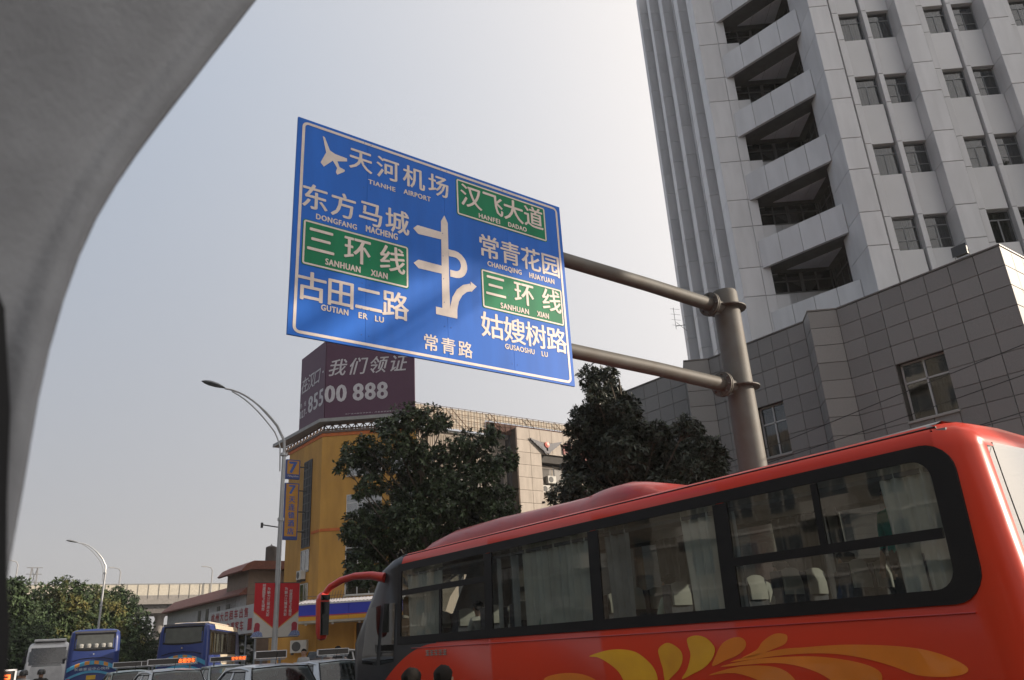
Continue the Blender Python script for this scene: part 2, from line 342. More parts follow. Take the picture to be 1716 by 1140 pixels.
# ================================================================== tower
AZ = rad(-40)
TW = thing('office_tower', 'tall grey aluminium clad tower with stepped diagonal corner balconies', 'tower', (26.34, 12.53, 0), AZ)
zs = [14.55+3.3*k for k in range(-2, 9)]       # sill levels
FW = {}
def window_unit(w, h, kind):
    k = (w, h, kind)
    if k in FW: return FW[k]
    f = MB(); t = .05
    f.box(0, w, 0, .06, 0, t); f.box(0, w, 0, .06, h-t, h); f.box(0, t, 0, .06, t, h-t); f.box(w-t, w, 0, .06, t, h-t)
    f.box(t, w-t, 0.005, .055, h*.70, h*.70+.045); f.box(w*.47, w*.47+.045, .005, .055, t, h*.70)
    if kind == 1: f.box(t, w*.47, .01, .05, h*.35, h*.35+.03)
    if kind == 2: f.box(w*.47, w-t, .01, .05, h*.30, h*.30+.03); f.box(t, w*.47, .01, .05, h*.30, h*.30+.03)
    fm = f.mesh('window', frame_al if kind == 9 else mat('grey_window_frame', (.16, .17, .18), .4))
    gm = MB().box(t, w-t, .025, .03, t, h-t).mesh('pane', win_glass)
    c = MB(); n = 22; a0, a1 = ((0, 1.0), (.0, .45), (.5, 1.0), (.2, .9))[kind % 4]
    pts = [(w*(a0+(a1-a0)*i/n), .16+.025*math.sin(i*2.1+kind)+.015*math.sin(i*.9)) for i in range(n+1)]
    c.grid([[(x, y, .02) for x, y in pts], [(x, y, h-.05) for x, y in pts]])
    cm = c.mesh('curtain', (curtain_m, curtain_w)[kind % 2], smooth=True); FW[k] = (fm, gm, cm); return FW[k]
def put_window(parent, loc, w, h, kind, rz=0.):
    fm, gm, cm = window_unit(w, h, kind); wdo = obj('window', fm, parent, loc, rz); obj('pane', gm, wdo); obj('curtain', cm, wdo); return wdo
G = .018
def facade(root, org, rz, nmod, zlist, mw=3.52, wh=1.42, rev=False):
    rnd = random.Random(3); c, s_ = math.cos(rz), math.sin(rz)
    T = lambda x, y, z: (org[0]+c*x-s_*y, org[1]+s_*x+c*y, z)
    for i in range(nmod):
        x = i*mw
        for z in zlist:
            for z0, h in ((z, wh), (z+wh, 3.3-wh)):
                piece('pier_panel', alu, .80, 1.9, h-G, root, T(x, 0, z0+G/2), .014, rz)
                piece('strip_panel', alu, .26, 1.38, h-G, root, T(x+1.10, .50, z0+G/2), .012, rz)
                piece('fin_panel', alu, .20, 1.38, h-G, root, T(x+2.34, .50, z0+G/2), .012, rz)
            for sx, sw, sg in ((1.367, .967, .07), (2.546, .965, 0)):
                piece('spandrel_panel', alu2, sw-sg, 1.28, 3.3-wh-G, root, T(x+sx, .60, z+wh+G/2), .01, rz)
                put_window(root, T(x+sx, .76, z+G), sw, wh-G, rnd.choice((0, 1, 2, 3, 2)), rz)
facade(TW, (0, 0), 0, 4, zs)
SX = -3.70
facade(TW, (SX, 3.95+14.08), rad(-90), 4, zs)
zb, zt = zs[0]-3.3, zs[-1]+3.3
core = MB()
core.box(.5, 16.5, 1.91, 17.9, 0, zt); core.box(SX+1.91, .48, 4.95, 17.9, 0, zt); core.box(.81, 14.07, 1.75, 1.9, 0, zt)
core.box(14.09, 16.5, .3, 1.9, 0, zt); core.box(SX+.1, SX+1.9, 4.2, 17.95, 0, zb+3.3)
core.box(.02, 14.08, .3, 1.7, 0, zb+3.3)
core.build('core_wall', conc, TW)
# parapet at the top and lower blank wall of the base storeys, all behind the stone podium
# far-left storeys: panel strip beside the balconies
for z in zs:
    for z0, h in ((z, 1.33), (z+1.33, 1.97)):
        piece('corner_panel', alu, .90, 1.0, h-G, TW, (SX, 3.92, z0+G/2))
        piece('corner_panel', alu, .41, 1.0, h-G, TW, (SX+.915, 3.92, z0+G/2))
PL, PR = Vector((-2.72, 3.90, 0)), Vector((-.03, 1.21, 0)); dirp = (PR-PL).normalized(); nin = Vector((.7071, .7071, 0)); LP = (PR-PL).length
balc_frame = mat('balcony_window_frame', (.10, .10, .105), .4)
for k, z in enumerate(zs):
    zp = z+1.27-3.3+3.3*0          # underside of the balcony above window head
    zp = 15.80+3.3*(k-2)
    for j in range(4):
        a = PL+dirp*(LP/4*j)
        piece('parapet_panel', alu, LP/4-.018, .14, 1.28, TW, (a.x+dirp.x*.009, a.y+dirp.y*.009, zp), .008, rad(-45))
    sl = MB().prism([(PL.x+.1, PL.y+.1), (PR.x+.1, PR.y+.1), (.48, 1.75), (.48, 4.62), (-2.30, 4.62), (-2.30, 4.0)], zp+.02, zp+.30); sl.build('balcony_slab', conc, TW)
    # ring beam under the slab, paler ceiling panels between
    cmesh = MB()
    for (x0, x1) in ((-1.62, -1.02), (-1.0, -.32), (-.30, .13)):
        c0 = lambda x: 4.25; f0 = lambda x: max(4.25-(x+1.62)*1.0-.0, 2.45)
        cmesh.prism([(x0, 4.25), (x1, 4.25), (x1, f0(x1)), (x0, min(f0(x0), 4.24))], zp-.005, zp+.018)
    cmesh.build('balcony_ceiling', ceil_m, TW)
    # back wall: low panels and a band of windows above
    for x0, w in ((-2.29, .98), (-1.30, .98), (-.31, .75)):
        piece('low_wall_panel', alu, w, .1, 2.05, TW, (x0, 4.62, zp+.31))
    bw = MB()
    z0, z1 = zp+2.42, zp+3.28
    for x in (-2.28, -1.62, -1.02, -.95, -.35, .28, .40): bw.box(x, x+.06, 4.62, 4.70, z0, z1)
    bw.box(-2.29, .46, 4.615, 4.705, z0-.06, z0); bw.box(-2.29, .46, 4.615, 4.705, z1-.38, z1-.32); bw.box(-1.02, -.89, 4.60, 4.72, z0, z1)
    wo_ = bw.build('balcony_window', balc_frame, TW)
    MB().box(-2.27, .45, 4.65, 4.66, z0, z1).build('pane', win_glass, wo_)
    sw_ = MB()
    for y in (1.94, 2.55, 3.17, 3.8, 4.5): sw_.box(.46, .54, y, y+.06, z0-.6, z1)
    sw_.box(.455, .545, 1.91, 4.56, z0-.66, z0-.6); sw_.box(.455, .545, 1.91, 4.56, z1-.4, z1-.34)
    w2_ = sw_.build('balcony_window', balc_frame, TW); MB().box(.5, .51, 1.92, 4.56, z0-.6, z1).build('pane', win_glass, w2_)
    cu = MB().grid([[(-2.2+i*.09, 4.80+.02*math.sin(i*1.9), zz) for i in range(9 if k % 2 else 20)] for zz in (z0, z1-.05)]); cu.build('curtain', curtain_m, wo_, smooth=True)
    sd_ = MB().box(.40, .47, 1.91, 4.6, zp+.31, z0-.67); sd_.build('low_wall_panel', alu, TW)
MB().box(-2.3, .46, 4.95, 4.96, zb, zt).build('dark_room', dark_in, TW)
# small items on the tower edge
an = thing('tv_antenna', 'small thin tv antenna sticking out beside the left edge of the tower', 'antenna', (34.9, 27.9, 0), AZ)
am = MB().tube([(0, .0, 18.0), (-.9, -.1, 18.9)], .012, 5).tube([(-.95, 0, 18.5), (-.95, 0, 19.9)], .014, 5)
for z in (19.8, 19.45, 19.1, 18.75): am.tube([(-1.15, 0, z+.05), (-.6, 0, z-.05)], .009, 5)
am.tube([(-.95, 0, 18.7), (.2, .2, 18.85)], .02, 5)
am.build('aerial', mat('antenna_metal', (.1, .1, .1), .5), an)

# ================================================================== stone podium
PD = thing('stone_podium', 'low podium building clad in square grey granite tiles below the tower', 'building', (21.9, 7.0, 0))
ZR = 10.8; RH = .57
rows = [ZR-RH*(k+1) for k in range(18)]
near, farmb = 0, MB()
def tiles(org, az, cols, holes=(), first=0., parts=True):
    """cols: cumulative breaks along local x; az: rotation of the wall frame (x along the wall seen from outside)"""
    c, s_ = math.cos(az), math.sin(az); rnd = random.Random(9)
    for a, b in zip(cols[:-1], cols[1:]):
        for r, z in enumerate(rows):
            if any(h[0]-.01 < (a+b)/2 < h[1]+.01 and h[2] < z+RH/2 < h[3] for h in holes): continue
            d = rnd.uniform(0, .004)
            loc = (org[0]-21.9+c*a-s_*d, org[1]-7.0+s_*a+c*d, z)
            if parts and z > 5.0: piece('stone_tile', stone, round(b-a, 2)-.014, .05, RH-.014, PD, loc, .005, az)
            else:
                p = [(a+.007, 0), (b-.007, 0), (b-.007, .05), (a+.007, .05)]
                farmb.prism([(org[0]-21.9+c*x-s_*y, org[1]-7+s_*x+c*y) for x, y in p], z+.007, z+RH-.007)
W90 = rad(-90)
s1 = [i*(4.85/7) for i in range(8)]
tiles((21.9, 11.85), W90, [round(v, 3) for v in s1], holes=[(4.85-3.46, 4.85-2.08, 6.81, 8.52)])
# pilaster faces
tiles((21.25, 12.45), rad(-42.7), [0, .885]); tiles((21.9, 13.05), rad(-137.3), [0, .445, .885])
tiles((21.9, 17.0), W90, [0, .45, .9, 1.58, 2.13, 2.68, 3.32, 3.95], holes=[(1.58, 2.68, 6.81, 8.52)])
tiles((21.25, 17.6), rad(-42.7), [0, .885]); tiles((21.9, 18.2), rad(-137.3), [0, .445, .885])
tiles((21.9, 23.8), W90, [i*.7 for i in range(9)])
tiles((21.9, 7.0), 0, [i*.69 for i in range(0, 6)]); tiles((21.9+5*.69, 7.0), 0, [i*.69 for i in range(0, 26)], parts=False)
tag(farmb.build('stone_tile', stone, PD), kind='stuff')
bkm = MB()
i_ = .055
def wallbox(org, az, x0, x1, z0=0., z1=ZR): 
    c, s_ = math.cos(az), math.sin(az); return [(org[0]-21.9+c*x-s_*y, org[1]-7+s_*x+c*y) for x, y in ((x0, i_), (x1, i_), (x1, .35), (x0, .35))]
for org, az, x0, x1 in (((21.9, 11.85), W90, 0, 1.385), ((21.9, 11.85), W90, 2.78, 4.79), ((21.9, 17.0), W90, .05, 1.575), ((21.9, 17.0), W90, 2.69, 3.95), ((21.9, 23.8), W90, .05, 5.6), ((21.9, 7.0), 0, .06, 22)):
    bkm.prism(wallbox(org, az, x0, x1), 0, ZR-.02)
for org, az, x0, x1 in (((21.9, 11.85), W90, 1.385, 2.78), ((21.9, 17.0), W90, 1.575, 2.69)):
    for z0, z1 in ((0, 6.81), (8.52, ZR-.02)): bkm.prism(wallbox(org, az, x0, x1), z0, z1)
for y0 in (4.85, 10.0): bkm.prism([(-.60, y0+.6), (.05, y0+.02), (.3, y0+.02), (.3, y0+1.18), (.05, y0+1.18)], 0, ZR-.02)
bkm.build('backing_wall', stone_dk, PD)
rf = MB().box(.36, 22, .36, 16.6, ZR-.6, ZR-.4)
rf.build('roof', mat('roof_felt', (.1, .1, .1), .9), PD)
cop = MB(); cp = [(22, -.02), (-.02, -.02), (-.02, 4.85), (-.67, 5.45), (-.02, 6.05), (-.02, 10.0), (-.67, 10.6), (-.02, 11.2), (-.02, 23.8), (.36, 23.8), (.36, .36), (22, .36)]
cop.prism([(a, min(b, 16.8)) if b != 23.8 else (a, 16.8) for a, b in cp], ZR, ZR+.045); cop.build('coping', mat('metal_coping', (.12, .11, .10), .5), PD)
def podium_window(y1, w, kind):     # y1 = the far jamb, local x runs towards the viewer
    f = MB(); h = 1.71; t = .05
    f.box(.03, w-.03, .20, .27, .02, .02+t); f.box(.03, w-.03, .20, .27, h-t, h); f.box(.03, .03+t, .20, .27, 0, h); f.box(w-.03-t, w-.03, .20, .27, 0, h)
    f.box(.03, w-.03, .195, .265, 1.10, 1.15); f.box(w/2-.025, w/2+.025, .195, .265, .02, h)
    o = f.build('window', frame_al, PD); o.location = (0, y1-7.0, 6.81); o.rotation_euler.z = W90
    MB().box(.05, w-.05, .23, .24, .04, h-.03).build('pane', win_glass, o)
    MB().box(-.02, w+.02, -.05, .30, -.06, .0).build('sill', mat('stone_sill', (.30, .29, .27), .6), o)
    MB().box(0, w, .28, .35, 1.58, h).build('blind_box', dark_in, o)
    c = MB(); a0, a1 = (.55, 1.0) if kind == 0 else (.0, .9)
    c.grid([[(w*(a0+(a1-a0)*i/26), .45+.03*math.sin(i*1.7), z) for i in range(27)] for z in (.02, 1.55)]); c.build('curtain', curtain_w if kind else curtain_m, o, smooth=True)
    MB().box(-.2, w+.2, 1.2, 1.25, -.4, 2.0).build('room_wall', dark_in, o)
podium_window(10.46, 1.387, 0); podium_window(15.42, 1.10, 1)
fl = thing('floodlight', 'small black floodlight standing on the roof edge of the granite podium', 'floodlight', (21.95, 7.95, ZR+.045), W90)
MB().box(-.16, .16, -.10, .06, .10, .34).add([(-.2, -.16, .06), (.2, -.16, .06), (.2, -.11, .38), (-.2, -.11, .38), (-.16, -.10, .1), (.16, -.10, .1), (.16, -.10, .34), (-.16, -.10, .34)], [(0,1,2,3), (0,4,5,1), (1,5,6,2), (2,6,7,3), (3,7,4,0)]).build('lamp_housing', mat('black_metal', (.03, .03, .03), .5), fl)
MB().tube([(-.19, -.03, .2), (-.19, 0, 0), (.19, 0, 0), (.19, -.03, .2)], .012, 6).build('bracket', MATS['black_metal'], fl)
# overhead cables in front of the podium
cab = mat('black_cable', (.02, .02, .02), .7)
for nme, pts, lb in (('overhead_cable', [(19, -30, 11.4), (19, -12, 8.9), (19, 0, 7.75), (19, 6.19, 7.17), (19, 9.59, 6.80), (19, 13.63, 6.34), (19, 24, 5.7), (19.1, 29.5, 5.9)], 'upper thin black cable crossing in front of the granite podium'),
                    ('overhead_cable', [(19, -30, 9.6), (19, -12, 7.9), (19, 0, 7.0), (19, 6.37, 6.51), (19, 9.74, 6.22), (19, 13.19, 5.99), (19, 24, 5.4), (19.1, 29.5, 5.6)], 'middle thin black cable crossing in front of the granite podium'),
                    ('overhead_cable', [(19.2, -30, 8.8), (19.2, -12, 7.1), (19.2, 0, 6.2), (19.2, 6.4, 5.78), (19.2, 9.8, 5.55), (19.2, 13.2, 5.35), (19.2, 24, 5.1), (19.1, 29.5, 5.3)], 'lowest thin black cable just above the red coach roof')):
    o = MB().tube(pts, .011, 5).build(nme, cab); tag(o, lb, 'cable', 'overhead cables')
cp_ = thing('cable_pole', 'plain concrete pole behind the trees carrying the black cables', 'pole', (19.1, 29.5, .13))
MB().tube([(0, 0, 0), (0, 0, 7.0)], [.15, .10], 12).build('pole', mat('concrete_pole', (.3, .29, .27), .8), cp_, smooth=True)

# ================================================================== red coach (heading away, +y)
def bus_paint(name, base, dark, extra=None):
    """livery: base colour, dark grey nose with a curved lower edge (paint boundaries that stay with the bus)"""
    m = mat(name, base, .33, 0, .04, 1.0, coat=.08, spec=.3); t = m.node_tree; b = t.nodes['Principled BSDF']
    lk = b.inputs['Base Color'].links[0].from_socket
    tx = t.nodes.new('ShaderNodeTexCoord'); sp = t.nodes.new('ShaderNodeSeparateXYZ'); t.links.new(tx.outputs['Object'], sp.inputs[0])
    def M_(op, a, b_=None, c=None):
        n = t.nodes.new('ShaderNodeMath'); n.operation = op
        for i, v in enumerate((a, b_, c)):
            if v is None: continue
            if isinstance(v, (int, float)): n.inputs[i].default_value = v
            else: t.links.new(v, n.inputs[i])
        return n.outputs[0]
    return m, t, b, lk, sp, M_
m, t, b, lk, sp, M_ = bus_paint('red_coach_paint', (.62, .034, .006), None)
y, z = sp.outputs[1], sp.outputs[2]
nose = M_('GREATER_THAN', y, 14.47-3.1)
dy = M_('MAXIMUM', M_('SUBTRACT', y, 13.1-3.1), 0.)
cur = M_('MULTIPLY_ADD', M_('MULTIPLY', dy, dy), -.16, 1.70)
low = M_('MULTIPLY', M_('GREATER_THAN', y, 13.1-3.1), M_('MULTIPLY', M_('GREATER_THAN', z, cur), M_('LESS_THAN', z, 3.1)))
msk = M_('MULTIPLY', M_('MAXIMUM', nose, low), M_('GREATER_THAN', z, cur))
mxr = t.nodes.new('ShaderNodeMixRGB'); t.links.new(msk, mxr.inputs[0]); t.links.new(lk, mxr.inputs[1]); mxr.inputs[2].default_value = (.028, .030, .034, 1); t.links.new(mxr.outputs[0], b.inputs['Base Color'])
red_bus = m
red_plain = mat('red_roof_paint', (.52, .03, .018), .32, 0, .1, 2, coat=.3)
blk_gloss = mat('black_gloss', (.012, .012, .014), .12, 0, .1)
blk_rub = mat('black_rubber', (.009, .009, .010), .55, spec=.25)
bus_glass = glass('coach_glass', (.56, .60, .58), .02, .085, .05)
seat_m = mat('seat_fabric', (.07, .075, .10), .9, var=.3, scale=20)
hcover = mat('headrest_cover', (.36, .36, .34), .8)

def coach(name, label, loc, rz, L, W, H, paint, wz0, wz1, wins, front_rake=1.7, rear_rake=.18, group=None, detail=2, zlo=.32, rear_win=True, roofm=None):
    """local: x 0..W (left to right), y 0 rear .. L front. Shell with real window openings on both sides, front and rear."""
    r = thing(name, label, 'bus', loc, rz, group)
    prof = [(.03, zlo), (.0, .7), (.0, wz0), (.035, wz1), (.09, H-.15), (.20, H-.06), (.42, H-.01), (W/2, H+.03)]
    full = prof+[(W-x, z) for x, z in prof[-2::-1]]
    def yf(z): return L-front_rake*max(0, (z-1.3)/(H-1.3))**3.0 - (.05 if z < 1 else 0)
    def yr(z): return rear_rake*max(0, (z-1.2)/(H-1.2)) + (.12*max(0, (z-(H-.16))/.16))
    st = [(0, .30, 0), (.04, .16, 0), (.14, .05, 0), (.35, 0, 0)]
    ys = sorted(set([w_ for w in wins for w_ in w]))
    stations = [('r', v) for v in (0, .04, .14, .34)]+[('a', y) for y in ys]+[('f', v) for v in (.30, .12, .03, 0)]
    ins = {0: .30, .04: .15, .14: .05, .34: 0, .30: 0, .12: .02, .03: .08}
    P = []
    for k, v in stations:
        row = []
        for x, z in full:
            if k == 'r': y = yr(z)+v; i = ins[v]
            elif k == 'f': y = yf(z)-v; i = ins[v] if v else .20
            else: y = min(v, yf(z)-.45); i = 0
            xx = x+i if x < W/2-.01 else (x-i if x > W/2+.01 else x)
            zz = z-(i*.35 if z > H-.2 else 0)
            row.append((xx, y, zz))
        P.append(row)
    mb = MB(); b0 = 0; n = len(full)
    for row in P: mb.v += row
    for i in range(len(P)-1):
        for j in range(n-1):
            opening = False
            if j in (2, n-4) and stations[i][0] == 'a' and stations[i+1][0] == 'a':
                for w in wins:
                    if abs(w[0]-stations[i][1]) < 1e-6: opening = True
            if not opening: mb.f.append((i*n+j, (i+1)*n+j, (i+1)*n+j+1, i*n+j+1)); mb.mi.append(0)
    # end caps, leaving a window opening at each end
    for i, sgn in ((0, 1), (len(P)-1, -1)):
        for j in range(len(prof)-1):
            a, b_ = i*n+j, i*n+j+1; c, d = i*n+n-1-(j+1), i*n+n-1-j
            if j == 2 and (sgn < 0 or rear_win): continue
            mb.f.append((a, b_, c, d) if sgn > 0 else (d, c, b_, a)); mb.mi.append(0)
    body = mb.build('body', [paint, mat('cabin_lining', (.25, .25, .25), .8)], r, smooth=True); so_ = body.modifiers.new('shell', 'SOLIDIFY'); so_.thickness = .03; so_.offset = -1; so_.material_offset = 1; so_.material_offset_rim = 1; so_.use_rim = True
    return r, yf, yr
def coach_interior(r, L, W, H, wz0, rows, seatm=seat_m, cover=hcover):
    MB().box(.08, W-.08, .3, L-1.5, 1.05, 1.10).build('cabin_floor', dark_in, r)
    MB().box(.12, W-.12, .4, L-2.0, H-.16, H-.13).build('cabin_ceiling', mat('cabin_lining', (.25, .25, .25), .8), r)
    for s0 in (.12, W-1.10):
        pass
    sm = MB()
    b = .06
    sm.grid([[(0, 0, 0), (.44, 0, 0), (.44, .44, .02), (0, .44, .02)]])
    seat = MB().box(0, .44, 0, .46, .36, .48).box(.02, .42, -.10, .04, .44, 1.12)
    sme = seat.mesh('seat', seatm); hm = MB().grid([[(x_, y_+(.03 if z_ > 1.1 else 0)*(1 if y_ < 0 else -1), z_-.35*(abs(x_-.22)/.2)**3*.15*(z_ > 1.1)) for x_, y_ in ((.05, -.13), (.13, -.14), (.22, -.145), (.31, -.14), (.39, -.13), (.39, .05), (.05, .05))] for z_ in (.86, 1.0, 1.12, 1.16)], closed=True).mesh('headrest_cover', cover, smooth=True)
    for y in rows:
        for x in (.14, .62, W-1.06, W-.58):
            o = obj('seat', sme, r, (x, y, 1.10)); obj('headrest_cover', hm, o)
BX, BY, BL, BW_, BH = 7.9, 3.1, 13.5, 2.5, 3.50
wz0, wz1 = 1.80, 3.16
wn = [(.54, 3.16), (3.30, 5.52), (5.66, 8.22), (8.36, 11.36)]     # big bays, rear to front
R, yf, yr = coach('red_coach', 'big red and orange coach with a charcoal nose and yellow petal graphics passing close by', (BX, BY, 0), 0, BL, BW_, BH, red_bus, wz0, wz1, wn, front_rake=1.9)
# window band: black frame sheet, panes, mullions
for side, x, sg in (('l', -.012, 1), ('r', BW_+.012, -1)):
    fb = MB()
    def xo(z): return (.035*(z-wz0)/(wz1-wz0))*sg
    def strip(y0, y1, z0, z1, d0=-.012, d1=.03):
        fb.add([(x+xo(z0)+d0*sg*0, y0, z0), (x+xo(z0), y1, z0), (x+xo(z1), y1, z1), (x+xo(z1), y0, z1), (x+xo(z0)+d1*sg, y0, z0), (x+xo(z0)+d1*sg, y1, z0), (x+xo(z1)+d1*sg, y1, z1), (x+xo(z1)+d1*sg, y0, z1)],
               [(0, 1, 2, 3), (7, 6, 5, 4), (0, 4, 5, 1), (1, 5, 6, 2), (2, 6, 7, 3), (3, 7, 4, 0)])
    ZT = wz1+.06; ZB = wz0-.07
    def rr_(y0, y1, z0, z1, rl, rf_):
        out = []
        for cy, cz, a0, r_ in ((y1-rf_, z1-rf_, 0, rf_), (y0+rl, z1-rl, 90, rl), (y0+rl, z0+rl, 180, rl), (y1-rf_, z0+rf_, 270, rf_)):
            for k_ in range(7): t_ = rad(a0+15*k_); out.append((cy+r_*math.cos(t_), cz+r_*math.sin(t_)))
        return out
    oo, ii = rr_(.36, 11.46, ZB-.01, ZT+.01, .30, .04), rr_(.60, 11.32, ZB+.13, ZT-.13, .20, .03)
    X_ = lambda z_: x+xo(z_)
    pth = [[(X_(c)+.03*sg, a, c) for a, c in oo], [(X_(c), a, c) for a, c in oo], [(X_(c)-.003*sg, a, c) for a, c in ii], [(X_(c)+.03*sg, a, c) for a, c in ii]]
    fb.grid(pth, closed=True)
    for a, b_ in ((3.12, 3.34), (5.48, 5.70), (8.18, 8.40)): strip(a, b_, ZB+.13, ZT-.14)
    # rear bay: rail and upper mullion; front bay: rail and lower mullion
    strip(.62, 3.12, 2.32, 2.42); strip(1.86, 1.94, 2.42, ZT-.14)
    strip(8.40, 11.30, 2.62, 2.72); strip(9.80, 9.88, ZB+.13, 2.62)
    fb.build('window_frame', blk_rub, R)
    for a, b_ in wn:
        g_ = MB(); g_.add([(x+.012*sg, a-.02, wz0-.02), (x+.012*sg, b_+.02, wz0-.02), (x+.012*sg+xo(wz1), b_+.02, wz1+.02), (x+.012*sg+xo(wz1), a-.02, wz1+.02)], [(0, 1, 2, 3)])
        g_.build('window_pane', bus_glass, R)
# driver's cab side windows (on the charcoal nose), windscreen, rear window
for (q, nm) in (([(11.60, 1.42), (11.52, 2.50), (11.98, 2.52), (12.18, 1.36)], 'quarter_window'), ([(12.32, 1.36), (12.12, 2.50), (12.72, 2.46), (12.98, 1.40)], 'quarter_window')):
    for x in (-.014, BW_+.014):
        b_ = MB(); b_.add([(x, a-.0, c) for a, c in q], [(0, 1, 2, 3)]); b_.build(nm, glass('cab_glass', (.30, .32, .32), .03, .09), R)
ws = MB(); pts = []
for z in (1.15, 1.7, 2.2, 2.7, 3.15): pts.append([(xx, yf(z)+.012-(.0 if .35 < xx < BW_-.35 else .10), z) for xx in (.34, .6, 1.25, 1.9, BW_-.34)])
ws.grid(pts).build('windscreen', MATS['cab_glass'], R, smooth=True)
rw = MB(); pts = []
for z in (1.86, 2.1, 2.6, 3.0, 3.2):
    pts.append([(xx, yr(z)-.012+(.0 if .3 < xx < BW_-.3 else .05)+.06*abs(xx-1.25)**2*.3, z) for xx in (.26, .5, 1.25, 2.0, BW_-.26)])
rw.grid(pts).build('rear_window', glass('rear_glass', (.25, .26, .26), .02, .55), R, smooth=True)
# belt crease + roof gutter + roof pod
MB().tube([(-.004, .5, wz0-.16), (-.004, 10.9, wz0-.16)], .008, 6).build('belt_moulding', red_plain, R)
MB().tube([(.15, .5, BH-.10), (.15, 11.5, BH-.10)], .012, 6).build('roof_gutter', blk_rub, R)
pod = MB(); rows_ = []
for y_, h, w in ((4.45, .02, .55), (4.6, .10, .75), (4.9, .26, .84), (5.3, .36, .86), (5.8, .37, .82), (6.4, .34, .66), (7.0, .35, .60), (9.0, .40, .58), (10.6, .38, .56), (11.3, .28, .52), (11.9, .12, .44), (12.15, .0, .3)):
    rows_.append([(1.25+w*1.12*cx, y_, BH-.04+h*cz) for cx, cz in ((-1, 0), (-.98, .35), (-.86, .72), (-.6, .93), (-.25, 1), (.25, 1), (.6, .93), (.86, .72), (.98, .35), (1, 0))])
pod.grid(rows_).build('roof_pod', mat('roof_pod_paint', (.42, .035, .022), .35, 0, .15, 2.5, coat=.2), R, smooth=True)
hm_ = MB()
for y_ in (6.3, 7.4, 8.9, 10.1): hm_.lathe([(.03, 0), (.03, .03), (.0, .035)], 8, (.62, y_, BH+.32 if y_ < 9.5 else BH+.27), 'z')
hm_.build('roof_bolt', blk_rub, R)
# mirror horn
hp = [(.02, 12.02, 3.03), (-.14, 12.3, 3.10), (-.30, 12.75, 3.13), (-.45, 13.1, 3.08), (-.60, 13.32, 2.96), (-.70, 13.42, 2.80)]
MB().tube(hp, [.10, .085, .075, .075, .07, .06], 12).build('mirror_arm', red_plain, R, smooth=True)
mi = MB(); rows_ = []
for z_, hw, d in ((2.86, .05, .05), (2.80, .12, .10), (2.70, .15, .12), (2.3, .14, .12), (2.05, .13, .11), (1.93, .09, .08), (1.90, .03, .03)):
    rows_.append([(-.72+hw*cx*.85, 13.42+d*cy, z_) for cx, cy in ((-1, -.6), (-.7, -1), (.7, -1), (1, -.6), (1, .5), (.5, 1), (-.5, 1), (-1, .5))])
mir = mi.grid(rows_, closed=True).build('mirror_housing', red_plain, R, smooth=True)
MB().slab([(-.82, 13.295, 2.66), (-.62, 13.295, 2.66), (-.63, 13.295, 2.0), (-.81, 13.295, 2.0)], .012).build('mirror_glass', mat('mirror_glass', (.14, .15, .15), .05, 1.0, .02), mir)
MB().slab([(-.82, 13.29, 2.80), (-.62, 13.29, 2.80), (-.62, 13.29, 2.70), (-.82, 13.29, 2.70)], .02).build('small_mirror_glass', MATS['mirror_glass'], mir)
# petal graphics
PET = [('y', [[8.95,1.39],[8.61,1.45],[8.31,1.46],[8.03,1.42],[7.84,1.32],[7.72,1.21],[7.68,1.08],[7.73,.88],[8.26,.87],[8.3,1.05],[8.4,1.19],[8.59,1.3],[8.78,1.37]]),
 ('y', [[7.61,1.44],[7.47,1.51],[7.35,1.49],[7.23,1.41],[7.22,1.31],[7.29,1.21],[7.41,1.13],[7.55,1.06],[7.57,1.21],[7.6,1.32]]),
 ('y', [[7.1,1.55],[6.96,1.58],[6.81,1.55],[6.71,1.47],[6.69,1.4],[6.76,1.3],[6.9,1.21],[7.1,1.14],[7.27,1.09],[7.18,1.18],[7.12,1.27],[7.08,1.37],[7.1,1.46]]),
 ('o', [[6.69,1.34],[6.57,1.47],[6.41,1.53],[6.28,1.53],[6.22,1.48],[6.25,1.41],[6.37,1.34],[6.55,1.29],[6.76,1.23]]),
 ('o', [[6.31,1.31],[6.09,1.39],[5.98,1.48],[5.81,1.55],[5.67,1.54],[5.65,1.5],[5.7,1.44],[5.87,1.39],[6.07,1.34]]),
 ('o', [[6.49,1.27],[5.84,1.38],[5.44,1.4],[5.05,1.41],[4.71,1.4],[4.34,1.37],[4.08,1.32],[3.88,1.24],[3.79,1.17],[3.85,1.12],[4.04,1.1],[4.29,1.12],[4.51,1.2],[4.81,1.28],[5.18,1.33],[5.7,1.33]]),
 ('o', [[6.64,1.22],[6.18,1.29],[5.7,1.31],[5.27,1.3],[4.87,1.24],[4.66,1.16],[4.65,1.05],[4.75,.88],[5.06,.88],[5.18,1.05],[5.44,1.18],[5.87,1.25]]),
 ('o', [[6.84,1.13],[6.36,1.22],[5.88,1.21],[5.66,1.1],[5.61,.93],[5.8,.86],[6.07,1.05],[6.44,1.15]]),
 ('o', [[10.03,1.08],[9.71,1.16],[9.29,1.17],[8.97,1.12],[8.82,1.03],[9.0,.86],[9.93,.85]])]
pet_y = mat('yellow_petal_film', (.95, .46, .012), .35, 0, .18, 1.1, coat=.2, dirt=(.6, .16, .02)); pet_o = mat('orange_petal_film', (.88, .24, .012), .35, 0, .15, 1.1, coat=.2)
